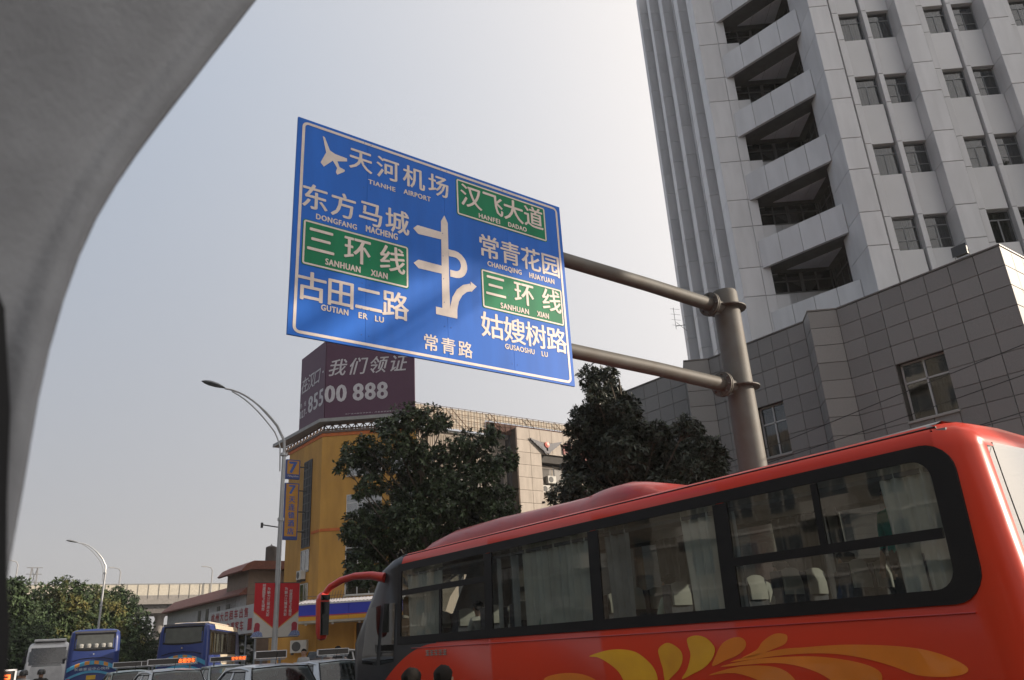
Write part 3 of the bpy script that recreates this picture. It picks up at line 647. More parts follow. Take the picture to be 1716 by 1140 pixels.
for c, P_ in PET:
    P_ = [Vector((a-3.1, b)) for a, b in P_]; out = []
    for i in range(len(P_)):
        p0, p1, p2, p3 = P_[i-1], P_[i], P_[(i+1) % len(P_)], P_[(i+2) % len(P_)]
        for u in (0, .25, .5, .75):
            out.append(.5*((2*p1)+(p2-p0)*u+(2*p0-5*p1+4*p2-p3)*u*u+(3*p1-p0-3*p2+p3)*u*u*u))
    mb = MB(); mb.v = [(-.004, p.x, p.y) for p in out]; mb.f = [tuple(range(len(out)))]; mb.mi = [0]
    mb.build('petal_graphic', pet_y if c == 'y' else pet_o, R)
# maker's badge as small chrome bars beside the charcoal nose
bg_ = MB(); random.seed(4)
for i in range(5):
    x0 = 9.63+i*.15
    for zz in (1.505, 1.545, 1.58): bg_.box(-.012, -.002, x0+random.uniform(0, .02), x0+.12, zz-.008, zz+.008)
    bg_.box(-.012, -.002, x0+.05, x0+.07, 1.505, 1.585)
bg_.build('chrome_badge', chrome, R)
# lamps, wheels, bumper, skirt
for x in (.18, BW_-.38): MB().box(x, x+.2, -.03, .03, .75, 1.25).build('tail_light', mat('tail_lens', (.45, .02, .02), .2), R)
for x in (.25, BW_-.65): MB().box(x, x+.4, BL-.14, BL-.03, .62, .85).build('headlight', mat('headlight_lens', (.6, .6, .6), .1), R)
wheel_me = MB().lathe([(.2, 0), (.44, .02), (.50, .07), (.50, .24), (.44, .28), (.2, .28)], 28, axis='x').mesh('wheel', tyre_m, smooth=True)
hub_me = MB().lathe([(.0, -.02), (.12, -.03), (.26, .02), (.28, .05), (.28, .2)], 20, axis='x').mesh('hub', lamp_m, smooth=True)
def wheels(r, W, ys, me=wheel_me, hb=hub_me, z=.50, th=.28):
    for y_ in ys:
        for x in (-.02, W-th+.02):
            w = obj('wheel', me, r, (x, y_, z)); obj('hub', hb, w, (0, 0, 0) if x < .5 else (.13, 0, 0))
wheels(R, BW_, (3.2, 10.3))
coach_interior(R, BL, BW_, BH, wz0, [1.0+i*.86 for i in range(12)])
# curtains inside the left windows
def curtain(par, x, y0, y1, z0, z1, m=curtain_m, taper=0., amp=.025, seed=0):
    n = max(8, int((y1-y0)/.022)); pts = []
    for zz, f in ((z0, 1-taper), ((z0+z1)/2, 1-taper*.6), (z1, 1)):
        pts.append([(x+amp*math.sin(i*.95+seed)+amp*.6*math.sin(i*.37+seed*2), y0+(y1-y0)*(1-f)*.3+(y1-y0)*f*i/n, zz) for i in range(n+1)])
    return MB().grid(pts).build('curtain', m, par, smooth=True)
for y0, y1, tp, mm in ((.66, 1.20, .1, curtain_w), (3.34, 3.95, .15, curtain_w), (5.72, 7.45, .02, curtain_w), (8.0, 8.18, 0, curtain_m), (7.55, 7.8, .3, curtain_m), (8.42, 8.60, 0, curtain_m), (9.9, 11.25, .1, curtain_w), (3.10, 3.25, 0, curtain_m), (4.95, 5.48, .2, curtain_m)):
    curtain(R, .13, y0, y1, 1.66, 3.12, mm, tp, seed=y0*3)
for y0, y1 in ((.7, 1.5), (3.4, 4.2), (5.8, 6.6), (8.5, 9.3), (10.6, 11.3)): curtain(R, BW_-.13, y0, y1, 1.66, 3.12, curtain_m, .1, seed=y0)
lg = MB().box(.1, .45, .5, 11.2, 2.98, 3.03); lg.build('luggage_rack', mat('rack', (.12, .12, .13), .7), R)

# ================================================================== people
def person_mesh(pose):
    J = {}
    if pose == 'stand':
        pts = dict(pel=(0,0,.95), ab=(0,0,1.10), ch=(0,.01,1.30), nb=(0,0,1.46), hd=(0,.02,1.60), ht=(0,.01,1.72),
                   ls=(-.17,0,1.40), le=(-.23,.0,1.12), lw=(-.24,.06,.88), lf=(-.24,.09,.76), rs=(.17,0,1.40), re=(.23,0,1.12), rw=(.22,.08,.88), rf=(.21,.12,.77),
                   lh=(-.09,0,.90), lk=(-.10,.02,.50), la=(-.10,0,.09), lt=(-.11,.15,.04), rh=(.09,0,.90), rk=(.11,.03,.50), ra=(.11,0,.09), rt=(.12,.15,.04))
    elif pose == 'ride':
        pts = dict(pel=(0,0,.80), ab=(0,.04,.95), ch=(0,.10,1.15), nb=(0,.13,1.31), hd=(0,.17,1.45), ht=(0,.17,1.57),
                   ls=(-.18,.10,1.26), le=(-.27,.28,1.05), lw=(-.28,.50,1.02), lf=(-.27,.58,1.02), rs=(.18,.10,1.26), re=(.27,.28,1.05), rw=(.28,.50,1.02), rf=(.27,.58,1.02),
                   lh=(-.10,.04,.78), lk=(-.17,.42,.72), la=(-.17,.34,.33), lt=(-.18,.48,.28), rh=(.10,.04,.78), rk=(.17,.42,.72), ra=(.17,.34,.33), rt=(.18,.48,.28))
    else:   # sit
        pts = dict(pel=(0,0,.10), ab=(0,-.02,.26), ch=(0,-.03,.46), nb=(0,-.01,.62), hd=(0,.02,.76), ht=(0,.01,.88),
                   ls=(-.17,-.02,.56), le=(-.22,.06,.30), lw=(-.14,.26,.22), lf=(-.10,.34,.20), rs=(.17,-.02,.56), re=(.22,.06,.30), rw=(.14,.26,.22), rf=(.10,.34,.20),
                   lh=(-.09,.05,.08), lk=(-.11,.45,.08), la=(-.11,.45,-.34), lt=(-.11,.58,-.38), rh=(.09,.05,.08), rk=(.11,.45,.08), ra=(.11,.45,-.34), rt=(.11,.58,-.38))
    rad_ = dict(pel=.135, ab=.12, ch=.145, nb=.055, hd=.095, ht=.075, ls=.062, le=.042, lw=.028, lf=.035, rs=.062, re=.042, rw=.028, rf=.035, lh=.09, lk=.058, la=.04, lt=.035, rh=.09, rk=.058, ra=.04, rt=.035)
    names = list(pts); idx = {n: i for i, n in enumerate(names)}
    ed = [('pel','ab'),('ab','ch'),('ch','nb'),('nb','hd'),('hd','ht'),('ch','ls'),('ls','le'),('le','lw'),('lw','lf'),('ch','rs'),('rs','re'),('re','rw'),('rw','rf'),('pel','lh'),('lh','lk'),('lk','la'),('la','lt'),('pel','rh'),('rh','rk'),('rk','ra'),('ra','rt')]
    P = [Vector(pts[n]) for n in names]; Rr = [rad_[n] for n in names]; Ed = [(idx[a], idx[b]) for a, b in ed]
    for s_ in ('l', 'r'):      # four fingers and a thumb
        w, f = Vector(pts[s_+'w']), Vector(pts[s_+'f']); d = (f-w).normalized(); sd = d.orthogonal().normalized(); sd2 = Vector((1, 0, 0)) if abs(d.x) < .5 else Vector((0, 0, 1))
        for k in range(4):
            a = len(P); off = sd2*(.017*(k-1.5)); P += [f+off+d*.05, f+off+d*(.075+.008*(k in (1, 2)))+Vector((0, 0, -.015))]; Rr += [.009, .008]; Ed += [(idx[s_+'f'], a), (a, a+1)]
        a = len(P); P += [f+sd2*.045+d*.01, f+sd2*.055+d*.045]; Rr += [.010, .009]; Ed += [(idx[s_+'w'], a), (a, a+1)]
    me = bpy.data.meshes.new('p'); me.from_pydata([tuple(p) for p in P], Ed, []); o = bpy.data.objects.new('p', me); COL.objects.link(o)
    sk = o.modifiers.new('s', 'SKIN'); sk.use_smooth_shade = True
    for i, v in enumerate(me.skin_vertices[0].data): v.radius = (Rr[i], Rr[i]); v.use_root = (i == 0)
    ss = o.modifiers.new('u', 'SUBSURF'); ss.levels = 2; ss.render_levels = 2
    bpy.context.view_layer.update()
    out = bpy.data.meshes.new_from_object(o.evaluated_get(bpy.context.evaluated_depsgraph_get())); bpy.data.objects.remove(o)
    # clothing regions
    nbz = pts['nb'][2]; pelz = pts['pel'][2]
    for p in out.polygons:
        c = p.center; best = min(names, key=lambda n: (Vector(pts[n])-c).length-rad_[n])
        mi_ = 1
        if best in ('hd', 'ht') or c.z > nbz+.01 and abs(c.x) < .12: mi_ = 0
        elif best in ('lw', 'lf', 'rw', 'rf'): mi_ = 0
        elif best in ('lh', 'lk', 'la', 'rh', 'rk', 'ra') or (best == 'pel' and c.z < pelz+.02): mi_ = 2
        elif best in ('lt', 'rt'): mi_ = 3
        p.material_index = mi_; p.use_smooth = True
    # hair cap
    h = MB(); c = Vector(pts['hd'])+Vector((0, -.005, .045)); rows__ = []
    for i in range(8):
        th = i/7*math.pi*.74; rows__.append([(c.x+.098*math.sin(th)*math.cos(a)*.95+.0, c.y+.112*math.sin(th)*math.sin(a)-.012-.02*(i/7), c.z+.105*math.cos(th)+(0 if math.sin(a) < .2 else .085*(i/7)**2)) for a in [2*math.pi*k/14 for k in range(14)]])
    rows__ = [[(a_+.007*math.sin(a_*190+c_*130), b_+.007*math.sin(b_*170+a_*90), c_+.006*math.sin(a_*210+b_*150)) for a_, b_, c_ in rw_] for rw_ in rows__]
    hme = h.grid(rows__, closed=True).mesh('hair', mat('black_hair', (.012, .010, .008), .85, spec=.2), smooth=True)
    fz = MB(); f0 = Vector(pts['hd'])
    fz.add([(f0.x, f0.y+.115, f0.z-.005), (f0.x-.014, f0.y+.092, f0.z-.012), (f0.x+.014, f0.y+.092, f0.z-.012), (f0.x, f0.y+.085, f0.z+.03)], [(0,1,2), (0,3,1), (0,2,3)])
    for sx in (-1, 1): fz.lathe([(.0, .0), (.010, .004), (.0, .012)], 6, (f0.x+sx*.033, f0.y+.080, f0.z+.025), 'y', mi=1); fz.box(f0.x+sx*.092-.008, f0.x+sx*.092+.008, f0.y-.015, f0.y+.02, f0.z-.02, f0.z+.03)
    fz.box(f0.x-.022, f0.x+.022, f0.y+.080, f0.y+.090, f0.z-.045, f0.z-.038, mi=2)
    fme = fz.mesh('face', [mat('skin', (.42, .25, .17), .6), mat('eye', (.02, .015, .012), .3), mat('lips', (.35, .12, .10), .5)])
    return out, hme, fme
PM = {k: person_mesh(k) for k in ('stand', 'ride', 'sit')}
CLO = {}
def cloth(c):
    k = 'cloth_%d_%d_%d' % tuple(int(v*255) for v in c); return mat(k, c, .9, var=.15, scale=6)
def person(label, loc, rz, pose, shirt, trousers, group=None, sc=1., helmet=None):
    me, hme, fme = PM[pose]; r = thing('person', label, 'person', loc, rz, group); r.scale = (sc,)*3
    key = (pose, shirt, trousers)
    if key not in CLO:
        m2 = me.copy(); ix = [p.material_index for p in me.polygons]; m2.materials.clear()
        for m_ in (mat('skin', (.42, .25, .17), .6), cloth(shirt), cloth(trousers), blk_rub): m2.materials.append(m_)
        m2.polygons.foreach_set('material_index', ix); CLO[key] = m2
    obj('body', CLO[key], r); obj('face', fme, r)
    if helmet:
        z0 = {'stand': 1.63, 'ride': 1.48, 'sit': .8}[pose]; y0 = {'stand': .01, 'ride': .17, 'sit': .01}[pose]
        MB().lathe([(.125, -.06), (.13, 0), (.118, .06), (.08, .105), (.0, .12)], 16, (0, y0, z0)).build('helmet', mat('helmet_%d' % int(helmet[0]*99), helmet, .25), r, smooth=True)
    else: obj('hair', hme, r)
    return r

def passenger(label, x, y, shirt, trousers, rz=0., sc=.95):
    return person(label, (BX+x, BY+y, 1.50), rz, 'sit', shirt, trousers, 'passengers seated in the red coach', sc)
passenger('passenger in a dark blue spotted shirt behind the rear window of the red coach', .38, 1.90, (.03, .05, .12), (.05, .05, .06))
passenger('passenger in a grey shirt at the rearmost window of the red coach', .38, 2.75, (.25, .25, .24), (.05, .05, .06))
passenger('passenger in a pale green shirt beside the second window of the red coach', .38, 4.55, (.28, .36, .32), (.05, .05, .06))
passenger('passenger in a mint green shirt beside the third window of the red coach', .38, 7.10, (.30, .42, .36), (.04, .04, .05))
passenger('passenger in a white shirt behind the front side window of the red coach', .38, 9.15, (.5, .5, .48), (.05, .05, .06))
person('child in a teal shirt standing behind the upper rear window of the red coach', (BX+.75, BY+1.45, 1.42), rad(80), 'stand', (.05, .42, .36), (.05, .05, .06), 'passengers seated in the red coach', .93)

# ================================================================== street lamps
lamp_head = MB()
def make_lamp(label, loc, tall=11.95, arm=2.95, banner=False, s_=1.0, rz=0):
    L = thing('street_lamp', label, 'street lamp', loc, rz, 'street lamps along the kerb')
    MB().lathe([(.22, 0), (.22, .03), (.13, .04), (.115, 1.2), (.075, 9.2), (.07, 9.4)], 14).build('pole', lamp_m, L, smooth=True)
    pts = [(0, 0, 9.3), (-.02, 0, 9.9)]+[(-.15-.9*t**1.3-arm*.62*max(0, t-.15)*1.0, 0, 9.9+(tall-.15-9.9)*math.sin(t*math.pi/2)) for t in [i/10 for i in range(1, 11)]]
    MB().tube(pts, [.06]*2+[.055]*4+[.04]*6, 8).build('arm', lamp_m, L, smooth=True)
    p2 = [(-.14, 0, 8.6), (-.18, 0, 9.6)]+[(p[0]-.10*(1-i/9), 0, p[2]-.28*(1-(i/9)**2)) for i, p in enumerate(pts[2:11])]
    MB().tube(p2, .028, 6).build('brace', lamp_m, L, smooth=True)
    e = Vector(pts[-1]); h = MB(); rows = []
    for t, w, hh in ((0, .04, .04), (.12, .10, .07), (.35, .19, .11), (.65, .21, .12), (.85, .14, .08), (.98, .03, .02)):
        x = e.x-t*.95; z = e.z+.02+t*.16
        rows.append([(x, w*cy, z+hh*cz) for cy, cz in ((-1, 0), (-.8, .6), (0, 1), (.8, .6), (1, 0), (.7, -.35), (-.7, -.35))])
    h.grid(rows, closed=True).build('lamp_head', mat('lamp_head_grey', (.16, .17, .18), .5), L, smooth=True)
    c = MB()
    for z in (1.2, 6.6, 9.25): c.lathe([(.13, z), (.13, z+.12)], 12)
    c.build('collar', lamp_m, L)
    return L
L1 = make_lamp('nearest tall street lamp, the one with two red banners hung on it', (11.62, 31.1, .13))
MB().tube([(-.1, 0, 6.35), (-.75, .0, 6.42)], .025, 6).tube([(-.75, 0, 6.30), (-.75, 0, 6.5)], .05, 6).build('side_bracket', mat('dark_bracket', (.05, .05, .05), .6), L1)
L2 = make_lamp('far street lamp standing behind the blue coach without any banner', (12.3, 70, .13), arm=2.5)
L2.scale = (.92, .92, .905)
ban_r = mat('red_banner', (.50, .012, .02), .6, var=.08); ban_w = mat('white_banner', (.55, .52, .47), .7, var=.05)
def banner(label, x0, sgn):
    b = thing('banner', label, 'banner', (11.62, 31.1, 2.36), 0, 'red and white banners on the nearest street lamp'); w = .78
    X = lambda t: x0+sgn*t*w
    q = MB()
    q.slab([(X(0), -.0, .35), (X(1), -.02, .95), (X(1), -.02, 1.98), (X(0), 0, 1.98)], .012); q.build('red_cloth', ban_r, b)
    q = MB(); q.slab([(X(0), -.0, .0), (X(1), -.02, .0), (X(1), -.02, .90), (X(0), 0, .31)], .012); q.build('white_cloth', ban_w, b)
    q = MB(); q.slab([(X(0), -.004, .31), (X(1), -.024, .90), (X(1), -.024, .95), (X(0), -.004, .35)], .006); q.build('gold_stripe', mat('gold_stripe', (.6, .3, .08), .5), b)
    MB().tube([(x0-.0, 0, 1.99), (X(1)+sgn*.03, -.02, 1.99)], .015, 6).build('rail', mat('dark_bracket', (.05, .05, .05), .6), b); MB().tube([(x0, 0, -.01), (X(1)+sgn*.03, -.02, -.01)], .015, 6).build('rail', MATS['dark_bracket'], b)
    mb = MB()
    c1, c2 = (X(.30), X(.55)) 
    for i, ch in enumerate('为魅力江城添光彩'): text_mb(mb, ch, min(c1, c1)-.065, 1.70-i*.135-(.0 if sgn > 0 else .0), 0, .13, .13, -.03, off=.015, th=.002)
    for i, ch in enumerate('创建国家卫生城市'): text_mb(mb, ch, c2-.065, (1.83 if sgn < 0 else 1.62)-i*.125, 0, .13, .13, -.03, off=.015, th=.002)
    me = mb.mesh('slogan', white_p, fix=False); obj('slogan', me, b)
    MB().lathe([(.0, -.032), (.12, -.030), (.12, -.028)], 12, (X(.80), 0, .42), 'y').box(X(.80)-.11, X(.80)+.11, -.031, -.027, .20, .38).build('round_emblem', mat('emblem_red', (.35, .03, .05), .5), b)
    MB().add([(X(.80)-.24, -.036, .03), (X(.80)+.24, -.036, .03), (X(.80)+.20, -.036, .18), (X(.80)+.05, -.036, .24), (X(.80)-.12, -.036, .20)], [(0, 1, 2, 3, 4)]).build('flower_print', mat('flower_blue', (.16, .2, .34), .6, var=.6, scale=25), b)
banner('red and white banner hung on the left side of the lamp post', -.10, -1)
banner('red and white banner hung on the right side of the lamp post', .12, 1)
# posts on the viaduct
def small_lamp(lb, loc, h=6.5):
    L = thing('viaduct_lamp', lb, 'street lamp', loc, 0, 'small lamps on the viaduct'); m_ = mat('far_lamp', (.32, .32, .32), .6)
    MB().tube([(0, 0, 0), (0, 0, h-.6), (-.3, 0, h-.1), (-1.2, 0, h+.1)], [.12, .09, .08, .06], 6).build('pole', m_, L); MB().box(-1.9, -1.1, -.15, .15, h+.02, h+.16).build('lamp_head', m_, L)

# ================================================================== hotel with the corner billboard
H0 = (20.6, 52.2, 0)
HT = thing('yellow_hotel', 'yellow rendered corner building with orange bands under a roof billboard', 'building', H0, 0)
def hp(x, y): return (x-20.6, y-52.2)
wall = MB(); foot = [hp(20.6, 52.6), hp(20.6, 48.25), hp(25.45, 44.2), hp(27.2, 45.9), hp(27.2, 54), hp(20.6, 54)]
foot[0] = hp(20.6, 54); foot = [hp(20.6, 54), hp(20.6, 48.25), hp(25.45, 44.18), hp(25.75, 46.4), hp(25.75, 54)]
wall.prism(foot, 0, 15.2); wall.build('wall', yellow_w, HT)
def offp(poly, d):   # grow an outline outward a little (simple, about its centroid)
    cx = sum(p[0] for p in poly)/len(poly); cy = sum(p[1] for p in poly)/len(poly); return [(cx+(x-cx)*(1+d), cy+(y-cy)*(1+d)) for x, y in poly]
MB().prism(offp(foot, .012), 15.2, 15.42).build('roof_band', orange_b, HT)
MB().prism(offp(foot, .03), 15.42, 15.58).build('parapet_cap', mat('brown_cap', (.12, .08, .06), .7), HT)
bm_ = MB(); bm_.box(-.03, .0, hp(0, 48.3)[1], hp(0, 49.55)[1], 8.98, 9.16); bm_.build('orange_band', orange_b, HT)
A2 = math.atan2(44.18-48.25, 25.45-20.6)   # direction of the chamfer face, seen from the street
c2, s2 = math.cos(A2), math.sin(A2)
P2 = lambda x, y, z=0: (hp(20.6, 48.25)[0]+c2*x-s2*y, hp(20.6, 48.25)[1]+s2*x+c2*y, z)
def on2(name, m, x0, x1, y0, y1, z0, z1, par=HT, loc=True):
    o = MB().box(x0, x1, y0, y1, z0, z1).build(name, m, par); 
    if par is HT: o.location = P2(0, 0); o.rotation_euler.z = A2
    return o
on2('orange_band', orange_b, .02, 1.72, -.03, .0, 8.98, 9.16)
frame_w = mat('white_window_frame', (.55, .55, .54), .5)
def hotel_window(x0, w, z0, h, nx=3):
    f = MB(); t = .05
    f.box(x0, x0+w, -.03, .03, z0, z0+t).box(x0, x0+w, -.03, .03, z0+h-t, z0+h).box(x0, x0+w, -.03, .03, z0+h*.62, z0+h*.62+t)
    for i in range(nx+1): f.box(x0+(w-t)*i/nx, x0+(w-t)*i/nx+t, -.028, .028, z0, z0+h)
    o = f.build('window', frame_w, HT); o.location = P2(0, 0); o.rotation_euler.z = A2
    MB().box(x0, x0+w, -.012, -.008, z0, z0+h).build('pane', glass('hotel_glass', (.3, .33, .36), .05, .3), o)
    MB().box(x0, x0+w, -.006, -.003, z0, z0+h).build('room', dark_in, o)
    MB().box(x0-.06, x0+w+.06, -.10, .0, z0-.07, z0-.01).build('sill', mat('pale_sill', (.45, .42, .36), .7), o)
for z0 in (12.45, 9.72, 6.9, 5.0): hotel_window(1.72, 2.3, z0, 1.50)
for z0 in (12.45, 9.72, 6.9): hotel_window(4.6, 1.4, z0, 1.5, 2)
# tall stair window on the side face
f = MB(); y0, y1 = hp(0, 49.72)[1], hp(0, 51.05)[1]
for z in np.arange(8.3, 14.01, .57): f.box(-.06, .0, y0, y1, z-.03, z+.03)
for y in (y0, y0+.42, y0+.87, y1-.04): f.box(-.062, .0, y, y+.05, 8.3, 14.0)
o = f.build('stair_window', mat('stair_frame', (.05, .055, .06), .5), HT); MB().box(-.03, -.012, y0, y1, 8.3, 14.0).build('pane', mat('dark_stair_pane', (.012, .014, .02), .45, spec=.3), o); MB().box(-.011, -.002, y0, y1, 8.3, 14.0).build('room', dark_in, o)
for z0, z1 in ((6.7, 8.1), (4.9, 6.0)):
    f = MB().box(-.06, 0, y0, y0+.05, z0, z1).box(-.06, 0, y1-.05, y1, z0, z1).box(-.06, 0, y0, y1, z0, z0+.05).box(-.06, 0, y0, y1, z1-.05, z1).box(-.05, 0, (y0+y1)/2-.02, (y0+y1)/2+.02, z0, z1)
    o = f.build('window', frame_w, HT); MB().box(-.03, -.012, y0, y1, z0, z1).build('pane', MATS['hotel_glass'], o); MB().box(-.011, -.002, y0, y1, z0, z1).build('room', dark_in, o)
def ac_unit(label, loc, rz, group, s_=1.):
    a = thing('air_conditioner', label, 'air conditioner', loc, rz, group)
    MB().box(0, .80*s_, -.32*s_, 0, 0, .56*s_).build('casing', mat('ac_casing', (.50, .49, .45), .5), a, bevel=.02)
    MB().lathe([(.0, -.335*s_), (.20*s_, -.335*s_), (.22*s_, -.325*s_), (.22*s_, -.30*s_)], 18, (.30*s_, 0, .28*s_), 'y').build('fan_grille', mat('ac_grille', (.07, .07, .07), .6), a)
    MB().box(.05, .10, -.3*s_, .05, -.12, -.001).build('bracket', mat('dark_bracket', (.05, .05, .05), .6), a); MB().box(.68*s_, .73*s_, -.3*s_, .05, -.12, -.001).build('bracket', MATS['dark_bracket'], a)
    return a
ac_unit('air conditioner on the hotel side wall under the tall stair window', (20.57, 50.95, 6.25), W90, 'air conditioners on the yellow hotel')
p = P2(-1.55, -.05); ac_unit('big white air conditioner at street level left of the blue canopy', (20.6+p[0]-.0, 52.2+p[1]-.3, 1.85), A2, 'air conditioners on the yellow hotel', 1.25)
# billboard ledge and truss
lg = MB(); ou = [hp(20.35, 56.6), hp(20.35, 50.2), hp(20.7, 48.1), hp(25.9, 43.9), hp(26.3, 44.3), hp(21.2, 48.5), hp(21.0, 50.3), hp(21.0, 56.6)]
BB = thing('roof_billboard', 'dark purple corner billboard with white chinese characters and a phone number on the yellow building', 'billboard', (20.6, 52.2, 15.6), 0)
l_ = MB().prism([hp(20.1, 56.2), hp(20.4, 48.35), hp(25.75, 43.75), hp(26.2, 44.25), hp(21.1, 48.8), hp(20.9, 56.2)], .62, .85); l_.build('ledge', mat('grey_ledge', (.30, .30, .29), .6), BB)
tr = MB(); rst = mat('rusty_truss', (.16, .09, .05), .8)
def truss(a, b, z0, z1, n):
    a, b = Vector(a), Vector(b)
    for i in range(n+1):
        p = a+(b-a)*i/n; tr.tube([(p.x, p.y, z0), (p.x, p.y, z1)], .045, 4)
        if i < n: q = a+(b-a)*(i+1)/n; tr.tube([(p.x, p.y, z0), (q.x, q.y, z1)], .035, 4); tr.tube([(q.x, q.y, z0), (p.x, p.y, z1)], .035, 4)
    for z in (z0, z1, (z0+z1)/2): tr.tube([(a.x, a.y, z), (b.x, b.y, z)], .05, 4)
truss(hp(21.0, 56)+(0,), hp(21.0, 48.9)+(0,), -.05, .6, 12); truss(hp(21.0, 48.9)+(0,), hp(25.9, 44.7)+(0,), -.05, .6, 12)
tr.build('truss', rst, BB)
bbm = mat('billboard_print', (.078, .022, .055), .55, var=.05); bbl = mat('billboard_print_side', (.078, .022, .055), .55, var=.05)
MB().box(0, .15, 0, 4.35, .85, 6.6).build('side_panel', bbm, BB); o = bpy.data.objects['side_panel.001'] if 'side_panel.001' in bpy.data.objects else None
sp_ = [c for c in BB.children if c.name.startswith('side_panel')][0]; sp_.location = (.15, hp(0, 48.5)[1], 0)
fp = MB().box(.0, 6.15, 0, .15, .85, 6.6).build('front_panel', bbm, BB); fp.location = (hp(20.78, 48.42)[0], hp(20.78, 48.42)[1], 0); AB = math.atan2(44.66-48.5, 25.47-20.8); fp.rotation_euler.z = AB
fr = bpy.data.objects.new('panel_back', None)
bpy.data.objects.remove(fr)
frm = MB()
for x in np.arange(.3, 6.1, .8): frm.box(x, x+.06, .16, .5, .85, 6.5)
for z in (1.5, 3.2, 4.9, 6.3): frm.box(0, 6.1, .2, .26, z, z+.06)
o = frm.build('back_frame', rst, BB); o.location = fp.location; o.rotation_euler.z = AB
wb = mat('billboard_white', (.50, .48, .50), .5); wb2 = MATS['billboard_white']
mb = MB()
for it in (cj('我们领证', .12, 5.55, 3.90, 5.15, off=.012, shear=.25), la('00', .0, 1.42, 2.05, 3.22, off=.035), la('888', 1.95, 4.25, 2.05, 3.22, off=.035), la('本广告内容仅供参考，开发商保留最终解释权', 1.4, 5.4, 1.08, 1.17, off=0)):
    it = dict(it); text_mb(mb, it.pop('t'), y=-.02, **it)
o = obj('lettering', mb.mesh('lettering', wb, fix=False), BB, fp.location, AB)
mb = MB()
for it in (cj('在汉口', .15, 3.5, 3.75, 4.95, off=.012, shear=.25), la('·', 3.95, 4.10, 4.3, 4.46, off=.02), la('855', 1.65, 4.15, 2.0, 3.15, off=.035), la('027-', .1, 1.35, 1.95, 2.5, off=.03), cj('热线', .1, 1.2, 2.7, 3.1, off=.01)):
    it = dict(it); text_mb(mb, it.pop('t'), y=-.02, **it)
obj('lettering', mb.mesh('lettering', wb, fix=False), BB, (.15, hp(0, 52.85)[1], 0), W90)
# vertical hotel sign in two boxes
VS = thing('vertical_hotel_sign', 'tall narrow yellow sign with a blue 7 on the side of the yellow hotel', 'sign', (19.07, 50.5, 8.75), 0)
sgy = mat('sign_yellow', (.50, .24, .03), .5); sgb = mat('sign_blue', (.035, .07, .26), .5)
for z0, z1 in ((0, 3.70), (3.98, 5.28)):
    b_ = MB().box(0, .96, 0, .22, z0, z1).build('sign_box', sgb, VS); MB().box(.07, .89, -.008, -.002, z0+.22 if z0 == 0 else z0+.32, z1-.07).build('sign_face', sgy, b_)
mb = MB(); text_mb(mb, '7', .22, 4.38, 0, 1, 1, -.012, off=.04, latin=True, size_fit=(.50, .74)); text_mb(mb, '7', .27, 2.98, 0, 1, 1, -.012, off=.04, latin=True, size_fit=(.42, .56))
for i, ch in enumerate('天连锁酒店'): text_mb(mb, ch, .26, 2.40-i*.52, 0, .46, .46, -.012, off=.03)
obj('lettering', mb.mesh('lettering', mat('sign_blue_letter', (.03, .09, .35), .5), fix=False), VS)
mb = MB(); text_mb(mb, '7DaysInn', .10, 4.07, 0, 1, 1, -.012, off=.02, latin=True, size_fit=(.76, .16)); obj('small_lettering', mb.mesh('lettering', wb, fix=False), VS)
for z in (.5, 1.8, 3.2, 4.8): MB().box(.97, 1.6, .08, .14, z, z+.07).build('bracket', MATS['dark_bracket'], VS)
# canopy in front of the chamfer face
CN = thing('shop_canopy', 'blue and yellow fascia canopy with a white corrugated top below the yellow hotel', 'canopy', (18.72, 46.98, 0), A2)
for i in range(4): MB().box(i*1.6, i*1.6+1.585, .0, .12, 3.78, 4.44).build('blue_panel', mat('fascia_blue', (.03, .045, .42), .4, var=.05), CN)
MB().box(-.01, 6.45, -.006, .0, 3.79, 3.84).build('red_line', mat('fascia_red', (.45, .05, .03), .5), CN)
for i in range(4): MB().box(i*1.6, i*1.6+1.585, .0, .12, 3.56, 3.775).build('yellow_panel', mat('fascia_yellow', (.62, .30, .02), .4, var=.05), CN)
MB().box(-.02, 6.45, -.03, .12, 4.445, 4.53).build('white_edge', white_p, CN); MB().box(-.02, 6.45, -.03, 2.0, 3.42, 3.55).build('soffit', mat('canopy_soffit', (.35, .32, .26), .6), CN)
rfm = MB(); rows = []
for y_, z_ in ((.0, 4.54), (2.1, 4.86)): rows.append([(x, y_, z_+.03*(1 if int(x/.11) % 2 else -1)) for x in np.arange(-.1, 6.6, .11)])
rfm.grid(rows).build('corrugated_roof', mat('corrugated', (.42, .42, .45), .5), CN)
for x in (.6, 2.2, 3.8): MB().lathe([(.05, 3.30), (.09, 3.36), (.05, 3.42)], 8, (x, .2, 0)).build('downlight', white_p, CN)
for i in range(8): MB().box(3.0+i*.32, 3.0+i*.32+.14, 2.05, 2.12, .2, 3.35).build('shutter_strip', mat('shutter_brown', (.10, .06, .05), .7) if i % 2 else sgy, CN)
MB().box(3.0, 5.8, 2.13, 2.16, .2, 3.35).build('shutter', mat('dark_shop', (.05, .035, .03), .7), CN)
rl = MB()
for i in range(7): rl.tube([(1.5+i*.17, 1.0, 4.70), (1.62+i*.17, 1.0, 5.25)], .015, 4)
rl.tube([(.3, 1.0, 4.98), (2.7, 1.0, 4.98)], .012, 4); rl.build('roof_railing', mat('dark_bracket', (.05, .05, .05), .6), CN)
lowwall = MB().prism([hp(18.4, 49.9), hp(20.6, 48.2), hp(20.6, 53), hp(19.4, 53)], 0, 4.3).build('side_annex', yellow_w, HT)

